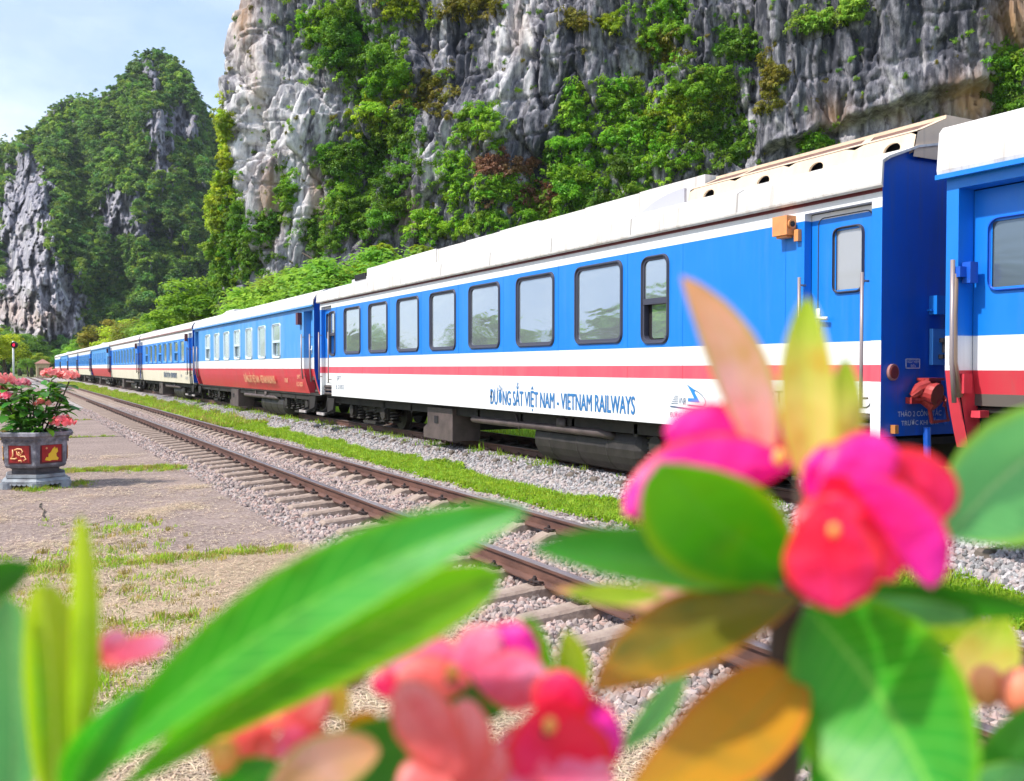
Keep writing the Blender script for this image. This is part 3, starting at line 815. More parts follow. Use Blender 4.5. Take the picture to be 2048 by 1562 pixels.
    inner = [(x * .985, z - .02) for x, z in pts]
    v2 = [(x, y, z) for y in yy for x, z in inner]
    rf.add(v2, [(i, i + 1, n + i + 1, n + i) for i in range(n - 1)])
    for j, y in enumerate(yy):
        rf.add([(x, y, z) for x, z in pts] + [(x, y, z) for x, z in inner], [(i, i + 1, n + i + 1, n + i) for i in range(n - 1)])
    for s in (0, n - 1):
        rf.quad((*[pts[s][0]], yy[0], pts[s][1]), (pts[s][0], yy[1], pts[s][1]), (inner[s][0], yy[1], inner[s][1]), (inner[s][0], yy[0], inner[s][1]))
    for y in np.arange(1.9, CAR_L, 2.03):                              # lapped roof sheets
        rf.add([(x * 1.001, y_, z + .006) for y_ in (y, y + .03) for x, z in pts[1:-1]], [(i, i + 1, n - 2 + i + 1, n - 2 + i) for i in range(n - 3)], 1)
    roof = rf.build('roof', [P_ROOF, M_SEAM], car)
    if kind == 'B':
        g = MB()
        g.box(-1.50, -1.455, -.06, CAR_L + .06, 3.19, 3.232); g.box(1.455, 1.50, -.06, CAR_L + .06, 3.19, 3.232)
        g.build('gutter', [blue], car)
    elif kind == 'C':
        g = MB(); g.box(-1.485, -1.458, 0, CAR_L, 3.245, 3.29); g.build('gutter', [P_MAROON], car)
    # ---- windows
    for (yc, w, z0, z1, half) in windows:
        add_window(car, -HW, yc, (z0 + z1) / 2, w, z1 - z0, fr if w > .8 else fr * .85, frame or M_RUBBER, glass or G_FILM, half)
    # ---- doors with window, handle, handrails, steps
    if doors:
        for e, (a, b, c, d) in enumerate(dholes):
            mb = MB(); x = -HW + dep
            wy = (a + b) / 2 + (-.06 if e == 0 else .06)
            wz0, wz1, ww = (2.29, 2.96, .40) if kind == 'A' else (2.20, 2.84, .46)
            zs = sorted(set([dz0, d - .01] + [bb for q in BANDS[kind] for bb in q[:2] if dz0 < bb < d - .01] + [wz0 + .04, wz1 - .04]))
            ys = [a + .004, wy - ww / 2 + .04, wy + ww / 2 - .04, b - .004]
            for i in range(3):
                for j in range(len(zs) - 1):
                    zc = (zs[j] + zs[j + 1]) / 2
                    if i == 1 and wz0 < zc < wz1: continue
                    mi = next(q[2] for q in BANDS[kind] if q[0] < zc < q[1])
                    tx = [x + taper(kind, zs[j]), x + taper(kind, zs[j + 1])]
                    mb.quad((tx[0], ys[i], zs[j]), (tx[0], ys[i + 1], zs[j]), (tx[1], ys[i + 1], zs[j + 1]), (tx[1], ys[i], zs[j + 1]), mi)
            mb.box(x + .04, x + .06, a, b, dz0, d, 7)
            dr = mb.build('door', mats, car)
            fm, pn = window_mesh(ww, wz1 - wz0, .025, M_RUBBER if kind == 'A' else P_SHADE_BLUE, door_glass or G_DOOR, False)
            f_ = link_mesh('window', fm, dr, (x, wy, (wz0 + wz1) / 2)); f_.name = 'door_window'
            g_ = link_mesh('door_pane', pn[0], dr, (x, wy, (wz0 + wz1) / 2))
            hy = b - .10 if e == 0 else a + .10
            h = MB(); h.tube([(x, hy, 2.06), (x - .05, hy, 2.06), (x - .055, hy - .17 if e == 0 else hy + .17, 2.05)], [.012, .016, .018], 7); h.box(x - .012, x - .001, hy - .025, hy + .025, 1.93, 2.16)
            h.build('handle', [P_WHITE], dr, smooth=True)
            # door seams
            sm = MB()
            lo = [(x - .004, y, z) for y, z in [(q[0] + (a + b) / 2 - .01, q[1] + (dz0 + d) / 2) for q in rrect(b - a - .16, d - dz0 - .10, .08)]]
            li = [(x - .004, y, z) for y, z in [(q[0] + (a + b) / 2 - .01, q[1] + (dz0 + d) / 2) for q in rrect(b - a - .184, d - dz0 - .124, .07)]]
            m_ = len(lo)
            sm.add(lo + li, [(i, (i + 1) % m_, m_ + (i + 1) % m_, m_ + i) for i in range(m_)])
            if kind == 'A': sm.build('door_seal', [M_RUBBER], dr)
            else: bpy.data.meshes
            for yy_, z0, z1 in ((a + .05, 1.18, 2.46), (b - .0, 1.25, 2.48)):
                hr = MB(); t0 = taper(kind, 1.2)
                xx = -HW - .07
                hr.tube([(xx + .09, yy_, z1 - .08), (xx, yy_, z1 - .08)], .012, 6); hr.tube([(xx + .09 + t0, yy_, z0 + .08), (xx + t0, yy_, z0 + .08)], .012, 6)
                hr.tube([(xx, yy_, z1), (xx, yy_, 1.6), (xx + t0 * .6, yy_, z0)], .017 if kind == 'A' else .02, 8)
                hr.build('handrail', [M_RAILG if detail > 1 else M_DARK], car, smooth=True)
            st = MB()
            for z in (.89, .985, 1.07): st.tube([(-HW + .10 + taper(kind, .9), a, z), (-HW + .10 + taper(kind, .9), b, z)], .034, 8, 0)
            if kind == 'A': st.build('step_bars', [M_BOX], car, smooth=True)
            s_ = link_mesh('boarding_step', _step, car, (-HW + .16, a + .13, -.06))
            link_mesh('tread_edge', _tread, s_)
    # ---- underframe
    uf = MB()
    uf.box(-1.20, -1.08, .5, CAR_L - .5, .66, .80); uf.box(1.08, 1.20, .5, CAR_L - .5, .66, .80); uf.box(-.25, .25, -.2, CAR_L + .2, .55, .8)
    for y in np.arange(1, 17.5, 1.6): uf.box(-1.2, 1.2, y, y + .08, .62, .799)
    uf.box(-.9, .9, 5.2, 7.4, .30, .8); uf.box(-.6, .9, 10.6, 12.6, .32, .8)
    uf.build('underframe', [M_DARK], car)
    add_bogie(car, 2.75, detail > 0); add_bogie(car, CAR_L - 2.85, detail > 0)
    # box, tank, pipes
    bx = MB(); bx.box(-1.28, -.70, 10.0, 11.2, .17, .78); bx.prism([(10.95, .17), (11.42, .17), (11.42, .36), (11.2, .46), (10.95, .46)], -1.27, -.75, axis='x')
    q = bx.build('equipment_box', [M_BOX], car)
    MB().box(-1.292, -1.281, 10.66, 10.84, .48, .62).build('box_hatch', [M_BLACK], q)
    tk = MB(); cy_, cz, rr = -.78, .42, .34
    ys_ = [4.2, 4.28, 4.36, 5.0, 5.03, 5.06, 5.8, 5.83, 5.86, 6.6, 6.63, 6.66, 7.1, 7.2, 7.26]
    rs_ = [.20, .29, .34, .34, .352, .34, .34, .352, .34, .34, .352, .34, .34, .29, .2]
    tk.tube([(cy_, y, cz) for y in ys_], [r * 1.06 for r in rs_], 20); tk.build('tank', [M_STEEL], car, smooth=False)
    pp = MB(); pp.tube([(-1.18, 9.3, .62), (-1.2, 8.9, .62), (-1.2, 5.1, .62), (-1.15, 4.95, .60), (-1.0, 4.9, .55)], .06, 10)
    pp.tube([(-1.22, 7.6, .78), (-1.24, 7.45, .55)], .02, 6)
    pp.box(-1.25, -1.21, 6.0, 6.25, .58, .79)
    pp.build('pipe', [M_BOX], car, smooth=True)
    return car

WA = [(y - 6.25, 1.2, 1.88, 3.0, False) for y in (21.64, 19.88, 18.13, 16.38, 14.63, 12.86, 11.08)] + [(9.77 - 6.25, .58, 1.85, 2.98, True), (23.2 - 6.25 - .02, .5, 1.85, 2.98, True)]
near = make_car(1, 'A', 'whole blue and white carriage with a thin red stripe, nearest the camera', WA)
WB = [(3.95 + 1.83 * i, 1.0, 1.84, 2.90, i in (0, 3, 6)) for i in range(7)]
WB0 = [(2.6 + 1.83 * i, 1.0, 1.84, 2.90, i in (0, 3, 6)) for i in range(7)]
WC = [(2.65 + 1.78 * i, 1.24, 1.80, 2.84, i in (1, 4, 7)) for i in range(8)]
WC8 = [(2.65 + 1.78 * i, 1.24, 1.80, 2.84, False) for i in range(8)]
car0 = make_car(0, 'B', 'blue carriage with white and red bands cut off by the right edge of the photo', WB0, door_glass=G_DARKDOOR)
car2 = make_car(2, 'B', 'pale blue carriage with a deep red skirt, second behind the whole nearest carriage', WB, blue=P_BLUE_OLD, frame=M_PALEF, glass=G_PALE)
ordn = {3: ('C', 'carriage with cream skirt and three lowered sashes, behind the red skirted pale blue one', WC),
        4: ('C', 'cream skirted carriage with all eight windows shut, in front of the second red skirted one', WC8),
        5: ('B', 'second and farther carriage with a red skirt, seen small between cream skirted ones', WB),
        6: ('C', 'cream skirted carriage just beyond the farther red skirted one', WC),
        7: ('C', 'small far carriage next to the planter flowers, third before the train end', WC),
        8: ('B', 'far blue carriage, last but one of those seen beyond the planter', WB),
        9: ('C', 'farthest visible carriage at the end of the train beside the hut', WC8)}
cars = {0: car0, 1: near, 2: car2}
for k, (kd, lb, ws) in ordn.items():
    cars[k] = make_car(k, kd, lb, ws, blue=P_BLUE_OLD if kd == 'B' else None, frame=P_BLUE_OLD, glass=G_GREEN if kd == 'C' else G_PALE, detail=1 if k < 6 else 0)

# ---- lettering
VR = 'ĐƯỜNG SẮT VIỆT NAM - VIETNAM RAILWAYS'
XT = -HW - .004
def logo(car, y, z, w, m, m2):
    """winged rail emblem with stripes and letters; y is the left (far) end, the emblem runs to y - w"""
    s = w / 1160.0
    def P(px, py): return (XT, y - (px - 415) * s, z + (700 - py) * s * 1.05)
    mb = MB()
    def pl(pts, mi=0):
        mb.poly([P(*p) for p in pts], mi)
    pl([(960, 250), (1240, 370), (1215, 405), (1390, 600), (1250, 600), (1200, 520), (1085, 380)], 1)
    pl([(1010, 525), (1200, 525), (1250, 600), (1000, 590)], 1)
    arc = [(1215, 365), (1340, 405), (1450, 460), (1530, 525), (1570, 580), (1555, 630), (1500, 665)]
    for a, b in zip(arc[:-1], arc[1:]):
        dx, dy = b[0] - a[0], b[1] - a[1]; l = math.hypot(dx, dy); nx, ny = -dy / l * 9, dx / l * 9
        pl([(a[0] - nx, a[1] - ny), (b[0] - nx, b[1] - ny), (b[0] + nx, b[1] + ny), (a[0] + nx, a[1] + ny)])
    pl([(990, 648), (1500, 668), (1500, 692), (990, 672)])
    pl([(415, 690), (1580, 750), (1580, 780), (415, 722)])
    for i, x in enumerate((560, 530, 510, 480, 455)):
        yy = 488 + 38 * i; pl([(x, yy), (680, yy), (680, yy + 14), (x - 6, yy + 14)])
    o = mb.build('logo', [m, m2], car)
    text('lettering', 'VNR', m, car, (XT, y - (705 - 415) * s, z + 40 * s), SIDE_ROT, 245 * s, 150 * s)
    text('lettering', 'ĐƯỜNG SẮT VIỆT NAM', m, car, (XT, y - 0 * s, z - 230 * s), SIDE_ROT, 1150 * s, 105 * s)
text('lettering', VR, M_TXTBLUE, near, (XT, 14.40 - 6.25, .945), SIDE_ROT, 4.2, .235, bold=.03)
logo(near, 9.45 - 6.25, 1.08, .68, M_TXTNAVY, M_LOGO)
text('lettering', 'SPT', M_TXTNAVY, near, (XT, 1.62, 1.18), SIDE_ROT, .36, .13)
text('lettering', 'B 21855', M_TXTNAVY, near, (XT, 1.86, .92), SIDE_ROT, .72, .15)
text('lettering', 'SPT', M_TXTNAVY, near, (XT, 22.95 - 6.25 - .1, 1.24), SIDE_ROT, .34, .11)
text('lettering', 'B 21855', M_TXTNAVY, near, (XT, 23.0 - 6.25 - .1, 1.03), SIDE_ROT, .62, .11)
def skirt_text(k, m, y, z, w, h):
    o = text('lettering', VR, m, cars[k], (-HW + taper('B' if k in (2, 5) else 'C', z + h / 2) - .012, y, z), SIDE_ROT, w, h, bold=.05)
    if k in (2, 5): o.rotation_euler = (Matrix.Rotation(R(-13), 3, 'Y') @ SIDE_ROT.to_matrix()).to_euler(); o.location.x -= .03
skirt_text(2, M_TXTTAN, 8.35, 1.08, 4.2, .24)
skirt_text(3, M_TXTNAVY, 8.6, 1.08, 4.2, .24)
for k, m in ((2, M_TXTTAN), (3, M_TXTNAVY)):
    xo = -HW + (.07 if k == 2 else .02) - .02
    o = text('lettering', 'VNR', m, cars[k], (xo, 3.25, 1.12), SIDE_ROT, .4, .14)
    o = text('lettering', 'SPT', m, cars[k], (xo - .03, 1.75, 1.25), SIDE_ROT, .34, .11); o = text('lettering', 'B 21820', m, cars[k], (xo, 1.9, 1.04), SIDE_ROT, .6, .12)

# ---- things fixed on the nearest carriage
mb = MB(); mb.box(-HW - .13, -HW - .002, 1.10, 1.31, 2.93, 3.13); mb.box(-HW - .05, -HW - .002, 1.02, 1.08, 2.86, 2.98); mb.box(-HW - .1, -HW - .02, 1.13, 1.28, 2.905, 2.93)
lampb = mb.build('lamp_box', [M_LAMP], near)
mb = MB(); mb.prism([(-HW - .068 + .05 * math.cos(a), 3.04 + .05 * math.sin(a)) for a in np.linspace(0, 2 * math.pi, 17)[:-1]], 1.082, 1.099, 0)
mb.prism([(-HW - .068 + .03 * math.cos(a), 3.04 + .03 * math.sin(a)) for a in np.linspace(0, 2 * math.pi, 17)[:-1]], 1.074, 1.083, 1)
mb.build('lens', [M_LAMP, M_BLACK], lampb)
for k in (2, 3, 4, 5):
    MB().box(-HW - .12, -HW - .002, 1.15, 1.36, 2.75, 3.08).build('lamp_box', [mat('maroon_lamp', (.10, .02, .03), .5)], cars[k])
# air conditioning: cream shroud with holes, white panel ridge, louvred hump
sh = MB()
def shx(z): return -1.06 + (z - 3.60) * .25
holes_y = [.22, 1.20, 2.0, 2.95]
edges = [-.04, .70, 1.62, 2.5, 3.35]
for i, hy in enumerate(holes_y):
    ya, yb, za, zb, hz = edges[i], edges[i + 1], 3.58, 3.80, 3.675
    n = 24
    inner, outer = [], []
    for t in range(n):
        a = 2 * math.pi * (t + .5) / n
        ca, sa = math.cos(a), math.sin(a)
        inner.append((hy + .10 * ca, hz + .068 * sa))
        k = 1 / max(abs(ca), abs(sa)); oy, oz = ca * k, sa * k
        outer.append(((hy + oy * (yb - hy)) if oy > 0 else (hy + oy * (hy - ya)), (hz + oz * (zb - hz)) if oz > 0 else (hz + oz * (hz - za))))
    V = [(shx(z), y, z) for y, z in inner] + [(shx(z), y, z) for y, z in outer] + [(shx(z) + .03, y, z) for y, z in inner]
    sh.add(V, [(t, (t + 1) % n, n + (t + 1) % n, n + t) for t in range(n)] + [(t, (t + 1) % n, 2 * n + (t + 1) % n, 2 * n + t) for t in range(n)], 0)
sh.quad((shx(3.6) + .12, -.03, 3.56), (shx(3.6) + .12, 3.34, 3.56), (shx(3.80) + .12, 3.34, 3.83), (shx(3.80) + .12, -.03, 3.83), 2)
for s in (1, -1):                                                     # sloping dark top with cream bars
    xa, xb = s * -1.0, s * -.56
    sh.quad((xa, -.04, 3.80), (xa, 3.35, 3.80), (xb, 3.35, 3.985), (xb, -.04, 3.985), 1)
    for y in (-.04, .55, 2.55, 3.25):
        sh.add([(xa, y, 3.806), (xa, y + .11, 3.806), (xb, y + .11 + (.3 if y == .55 else 0), 3.991), (xb, y + (.3 if y == .55 else 0), 3.991)], [(0, 1, 2, 3)], 0)
    sh.quad((xa - s * .01, -.04, 3.807), (xa - s * .01, 3.35, 3.807), (xa + s * .06, 3.35, 3.842), (xa + s * .06, -.04, 3.842), 0)
sh.box(-.59, .59, -.04, 3.35, 3.975, 4.01, 0)
sh.box(-.30, .2, 1.55, 2.3, 4.011, 4.085, 0)
for y in (-.045, 3.355): sh.poly([(-1.06, y, 3.56), (-1.0, y, 3.80), (-.57, y, 3.985), (.57, y, 3.985), (1.0, y, 3.80), (1.06, y, 3.56)], 0)
sh.quad((1.06, -.04, 3.56), (1.06, 3.35, 3.56), (1.0, 3.35, 3.80), (1.0, -.04, 3.80), 0)
sh.build('roof_shroud', [P_PEACH, mat('rust_brown_mesh', (.12, .055, .04), .7, col2=(.2, .1, .07), vscale=6), M_BLACK], near)
x_r = -.72
for i in range(9):
    ya = 3.40 + 1.44 * i
    o = MB().box(x_r, .72, ya + .006, ya + 1.434, 3.60, 4.04 - .01 * (i % 3)).build('roof_panel', [P_ROOF], near)
    o.location.x = .004 * ((i * 7) % 3)
sl = MB(); sl.box(-.70, .70, 16.4, 17.55, 3.70, 3.84, 0)
sl.poly([(-.70, 16.37, 3.84), (-.70, 17.75, 3.70), (-.52, 17.3, 3.97), (-.52, 16.37, 3.97)], 0)
sl.box(-.52, .52, 16.4, 17.3, 3.84, 3.975, 0)
hump = sl.build('roof_vent', [mat('vent_grey', (.5, .5, .52), .5)], near)
for i in range(9): MB().box(-.735, -.60, 16.45 + i * .09, 16.50 + i * .09, 3.78, 3.93).build('louvre', [M_BLACK], hump)
gu = MB(); prof = [(3.35, 3.56)] + [(3.35 + 1.1 * t, 3.56 + .26 * (1 - t ** 2.2)) for t in np.linspace(0, 1, 10)]
gu.prism([(y, z) for y, z in prof], -1.10, -1.06, axis='x'); gu.build('curved_plate', [mat('plate_grey', (.42, .42, .47), .5)], near)  # thin grey plate with a curved upper edge
# end face: lamp, sign, brake coupling, boxes, writing
def ex(X): return X - CAR_X
e = MB(); ctr = (ex(7.41), 1.52 - .01)
e.prism([(ctr[0] + .068 * math.cos(a), ctr[1] + .078 * math.sin(a)) for a in np.linspace(0, 2 * math.pi, 25)[:-1]], -.035, -.002, 0)
e.prism([(ctr[0] + .054 * math.cos(a), ctr[1] + .062 * math.sin(a)) for a in np.linspace(0, 2 * math.pi, 25)[:-1]], -.042, -.034, 1)
e.build('tail_lamp', [mat('lamp_rim', (.36, .17, .16), .5), mat('lamp_red', (.19, .035, .03), .3)], near)
sg = MB(); sx0, sx1, sz0, sz1 = ex(7.60), ex(7.80), 1.545, 1.64
sg.box(sx0, sx1, -.006, -.002, sz0, sz1, 0)
for (a, b, c, d) in ((sx0, sx1, sz0, sz0 + .008), (sx0, sx1, sz1 - .008, sz1), (sx0, sx0 + .008, sz0, sz1), (sx1 - .008, sx1, sz0, sz1)): sg.box(a, b, -.010, -.007, c, d, 1)
s_ = sg.build('warning_sign', [P_SHADE_BLUE, M_TXTW], near)
text('sign_lettering', 'NGUY HIỂM', M_TXTW, s_, (sx0 + .02, -.012, 1.598), END_ROT, .16, .027)
text('sign_lettering', 'ĐIỆN', M_TXTW, s_, (sx0 + .065, -.012, 1.558), END_ROT, .07, .025)
text('lettering', 'THÁO 2 CÔNG TẮC', M_TXTW, near, (ex(7.50), -.006, 1.085), END_ROT, .62, .05)
text('lettering', 'TRƯỚC KHI CẮT', M_TXTW, near, (ex(7.55), -.006, 1.0), END_ROT, .54, .045)
v = MB(); cx, cz = ex(7.80), 1.33
v.tube([(cx - .16, -.05, cz - .05), (cx - .12, -.10, cz + .02), (cx - .03, -.12, cz + .05)], [.035, .06, .07], 10)
v.tube([(cx - .05, -.02, cz), (cx - .03, -.2, cz - .02)], [.08, .095], 14)
v.tube([(cx - .035, -.19, cz - .02), (cx - .03, -.23, cz - .03)], [.105, .105], 16)
v.tube([(cx + .02, -.08, cz - .06), (cx + .05, -.16, cz - .14)], [.09, .08], 12)
v.box(cx - .06, cx + .16, -.16, -.02, cz + .10, cz + .125); v.box(cx - .05, cx + .15, -.13, -.03, cz + .06, cz + .10)
v.tube([(cx - .06, -.1, cz + .11), (cx, -.15, cz + .03), (cx + .14, -.14, cz + .03)], .022, 8)
v.tube([(cx - .18, -.05, cz - .07), (cx - .02, -.12, cz - .08), (cx + .06, -.10, cz - .30)], .02, 8)
v.tube([(cx + .06, -.10, cz - .30), (cx + .30, -.10, cz - .29), (cx + .29, -.05, cz - .05)], .016, 8)
v.tube([(cx + .12, -.14, cz - .02), (cx + .17, -.17, cz - .08), (cx + .14, -.17, cz - .15)], .014, 8)
v.box(cx - .20, cx - .05, -.08, -.01, cz - .12, cz - .06)
v.build('brake_coupling', [M_REDVALVE], near, smooth=False)
bb = MB(); bb.box(ex(7.93), ex(8.10), -.09, -.002, 2.07, 2.25); bb.box(ex(7.90), ex(7.93), -.05, -.002, 2.10, 2.12); bb.build('junction_box', [P_BLUE], near)
bb = MB(); bb.tube([(ex(8.14), -.04, 2.07), (ex(8.14), -.04, 1.0)], .022, 8); bb.tube([(ex(7.83), -.07, .98), (ex(7.85), -.07, .5)], .035, 8); bb.build('cable', [P_SHADE_BLUE], near)
bb = MB(); bb.box(ex(7.93), ex(8.13), -.05, -.01, 1.58, 1.93, 0); bb.box(ex(8.02), ex(8.09), -.10, -.05, 1.80, 1.84, 1); bb.tube([(ex(8.06), -.08, 1.82), (ex(8.06), -.08, 1.7)], .022, 8, 1); bb.box(ex(8.01), ex(8.08), -.10, -.05, 1.64, 1.68, 1); bb.build('bracket', [M_LTBLUE, M_BLACK], near)
MB().box(ex(7.40), ex(7.45), -.06, -.002, .93, 1.01).build('reflector', [mat('reflector_orange', (.5, .2, .06), .4)], near)
# car 0: stout handrail at its door by the gap
hr = MB(); yj = CAR_L - .125
hr.tube([(-HW - .045, yj, 2.36), (-HW - .05, yj, 2.0), (-HW - .045, yj, 1.6), (-HW + .03, yj, 1.3)], [.028, .028, .028, .028], 10)
hr.build('handrail', [mat('brass_brown', (.32, .23, .17), .35, metal=.3)], car0, smooth=True)
br = MB(); br.box(-HW - .06, -HW + .06, yj - .06, yj + .02, 2.33, 2.42); br.box(-HW + .02, -HW + .12, yj - .1, yj - .02, 2.28, 2.46); br.build('rail_bracket', [P_SHADE_BLUE], car0)
rb = MB(); rb.box(-HW + .02, -HW + .13, yj - .05, yj - .005, 1.33, 1.50); rb.box(-HW + .14, -HW + .26, yj - .12, yj - .03, 1.12, 1.18); rb.build('rail_bracket', [P_RED], car0)
# raised roof pieces on the other carriages
def hump_on(k, y, l, h=.12, m=None):
    mb = MB(); mb.prism([(-.95, 3.66), (-.7, 3.80 + h), (.7, 3.80 + h), (.95, 3.66)], y, y + l)
    mb.build('roof_unit', [m or P_ROOF], cars[k])
hump_on(0, 14.2, 2.2, .26); hump_on(2, 13.2, 1.6, .06); hump_on(5, 13.0, 1.4, .08); hump_on(8, 13, 1.4, .08); hump_on(3, 16.3, 1.5, .03, M_BOX)
# ------------------------------------------------------------------ limestone cliff, mountain, trees
def rock_mat(name, dark, mid, light, scale=1.0):
    m = bpy.data.materials.new(name); m.use_nodes = True
    t = m.node_tree; b = t.nodes['Principled BSDF']; b.inputs['Roughness'].default_value = .9; b.inputs['Specular IOR Level'].default_value = .2
    lk = t.links.new
    tcn = N(t, 'ShaderNodeTexCoord')
    def noise(sx, sz, det=8, rough=.65, dist=0.0):
        mp_ = N(t, 'ShaderNodeMapping'); mp_.inputs['Scale'].default_value = (sx * scale, sx * scale, sz * scale)
        n = N(t, 'ShaderNodeTexNoise'); n.inputs['Scale'].default_value = 1; n.inputs['Detail'].default_value = det; n.inputs['Roughness'].default_value = rough; n.inputs['Distortion'].default_value = dist
        lk(tcn.outputs['Object'], mp_.inputs[0]); lk(mp_.outputs[0], n.inputs[0]); return n.outputs['Fac']
    def math_(op, a, b_):
        n = N(t, 'ShaderNodeMath', operation=op)
        for i, q in enumerate((a, b_)):
            if isinstance(q, (int, float)): n.inputs[i].default_value = q
            else: lk(q, n.inputs[i])
        return n.outputs[0]
    tone = N(t, 'ShaderNodeAttribute', attribute_name='tone').outputs['Fac']
    ora = N(t, 'ShaderNodeAttribute', attribute_name='ochre').outputs['Fac']
    streak = noise(.55, .07, 9, .62, .4); fine = noise(1.6, .9, 9, .7); drip = noise(1.5, .05, 5, .6)
    f = math_('ADD', math_('MULTIPLY', streak, 1.5), math_('MULTIPLY', fine, 1.05))
    f = math_('ADD', math_('SUBTRACT', f, .95), math_('MULTIPLY', tone, .42))
    r = N(t, 'ShaderNodeValToRGB'); els = r.color_ramp.elements
    els[0].position, els[0].color = .12, (*dark, 1); els[1].position, els[1].color = .72, (*light, 1)
    e = els.new(.38); e.color = (*mid, 1); lk(f, r.inputs[0])
    dr = N(t, 'ShaderNodeValToRGB'); dr.color_ramp.elements[0].position, dr.color_ramp.elements[1].position = .53, .66
    dr.color_ramp.elements[0].color = (0, 0, 0, 1); dr.color_ramp.elements[1].color = (.75, .75, .75, 1); lk(drip, dr.inputs[0])
    m1 = N(t, 'ShaderNodeMix', data_type='RGBA'); m1.inputs['B'].default_value = (dark[0] * .8, dark[1] * .85, dark[2] * .95, 1)
    lk(dr.outputs[0], m1.inputs['Factor']); lk(r.outputs[0], m1.inputs['A'])
    of = math_('MULTIPLY', ora, math_('MULTIPLY', noise(.5, .18, 6), 1.5))
    m2 = N(t, 'ShaderNodeMix', data_type='RGBA'); m2.inputs['B'].default_value = (.50, .30, .16, 1)
    lk(of, m2.inputs['Factor']); lk(m1.outputs['Result'], m2.inputs['A'])
    lk(m2.outputs['Result'], b.inputs['Base Color'])
    bp = N(t, 'ShaderNodeBump'); bp.inputs['Strength'].default_value = .9; bp.inputs['Distance'].default_value = .35 / scale
    lk(math_('ADD', noise(1.3, .35, 10, .7, .3), math_('MULTIPLY', streak, .8)), bp.inputs['Height']); lk(bp.outputs[0], b.inputs['Normal'])
    return m
M_ROCK = rock_mat('limestone', (.058, .060, .078), (.27, .26, .295), (.66, .64, .65))
M_ROCKF = rock_mat('far_limestone', (.08, .08, .11), (.22, .215, .26), (.50, .47, .49), .35)

ctrl = np.array([(-4, 172), (-17, 146), (-24, 124), (-26.7, 110), (-25.4, 100), (-21.4, 95), (-13, 92), (0, 87), (14, 82), (28, 77), (42, 72), (56, 67), (72, 62), (90, 57), (108, 52)], float)
def catmull(P, n):
    out = []
    for i in range(1, len(P) - 2):
        p0, p1, p2, p3 = P[i - 1], P[i], P[i + 1], P[i + 2]
        for t in np.linspace(0, 1, n, endpoint=False):
            out.append(.5 * ((2 * p1) + (-p0 + p2) * t + (2 * p0 - 5 * p1 + 4 * p2 - p3) * t * t + (-p0 + 3 * p1 - 3 * p2 + p3) * t ** 3))
    return np.array(out)
cv = catmull(ctrl, 60)
sl_ = np.concatenate([[0], np.cumsum(np.linalg.norm(np.diff(cv, axis=0), axis=1))])
NU, NV, ZTOP = 1150, 320, 52.0
su = np.linspace(0, sl_[-1], NU)
bx_, by_ = np.interp(su, sl_, cv[:, 0]), np.interp(su, sl_, cv[:, 1])
tx, ty = np.gradient(bx_, su), np.gradient(by_, su)
l_ = np.hypot(tx, ty); nx_, ny_ = ty / l_, -tx / l_                # outward = towards the camera / left
zz = np.linspace(-1.5, ZTOP, NV)
S_, Z_ = np.meshgrid(su, zz); S_, Z_ = S_.ravel(), Z_.ravel()
BX, BY, NX, NY = [np.tile(a, NV) for a in (bx_, by_, nx_, ny_)]
def proj(r, d, z): return 1024 + FPX * r / d, 736 - FPX * (z - HC) / d
def gs(px, py, lst):
    o = np.zeros(len(px))
    for cx, cy, sx, sy, a in lst: o += a * np.exp(-(((px - cx) / sx) ** 2 + ((py - cy) / sy) ** 2))
    return o
def sm(x): x = np.clip(x, 0, 1); return x * x * (3 - 2 * x)
PX, PY = proj(BX, BY, Z_)
one = np.ones_like(S_)
wz = Z_ + 2.0 * fbm(np.stack([S_ / 9, Z_ / 9, one * 3], 1), 2)
disp = fbm(np.stack([S_ / 15, Z_ / 24, one], 1), 3) * 2.0
disp += ridged(np.stack([S_ / 6.5 + .25 * np.sin(Z_ / 9), wz / 26, one * 2], 1), 2) * .42
disp += ridged(np.stack([S_ / 2.1, wz / 22, one * 5], 1), 3) * .26
disp += ridged(np.stack([S_ / .8, wz / 14, one * 9], 1), 2) * .12
st_ = wz / 6.5 + .9 * fbm(np.stack([S_ / 11, Z_ / 14, one * 6], 1), 2)
disp += (st_ - np.floor(st_)) ** 2 * .8 * (.5 + .5 * perlin(np.stack([S_ / 10, Z_ / 10, one * 8], 1)))
st2 = wz / 1.9 + S_ / 7 + .6 * fbm(np.stack([S_ / 3, Z_ / 3, one * 12], 1), 2)
disp += (st2 - np.floor(st2)) * .09 * sm(.5 + perlin(np.stack([S_ / 6, Z_ / 6, one * 18], 1)))
disp += fbm(np.stack([S_ / 1.3, Z_ / 1.6, one * 14], 1), 4) * .06
# narrow fissures: upright ones, and slanting joints that break the face into blocks
disp -= .75 * np.exp(-(perlin(np.stack([S_ / 3.2 + .3 * perlin(np.stack([S_ / 2, Z_ / 4, one], 1)), Z_ / 17, one * 31], 1)) / .045) ** 2)
disp -= .45 * np.exp(-(perlin(np.stack([S_ / 1.4, Z_ / 7, one * 35], 1)) / .05) ** 2)
disp -= .4 * np.exp(-(perlin(np.stack([(S_ + .8 * Z_) / 9, (Z_ - .5 * S_) / 4.5, one * 37], 1)) / .03) ** 2)
blk = np.stack([S_ / 2.4, Z_ / 9, one * 41], 1)
wu = S_ + .9 * perlin(np.stack([S_ / 3, Z_ / 5, one * 61], 1)); wv = Z_ + 1.6 * perlin(np.stack([S_ / 4, Z_ / 5, one * 63], 1))
v1, e1 = shards(wu / 2.7, wv / 8.5 + .25 * S_ / 2.7, 1.0); v2, e2 = shards(wu / .95, wv / 3.2 + .2 * S_, 5.0, .9)
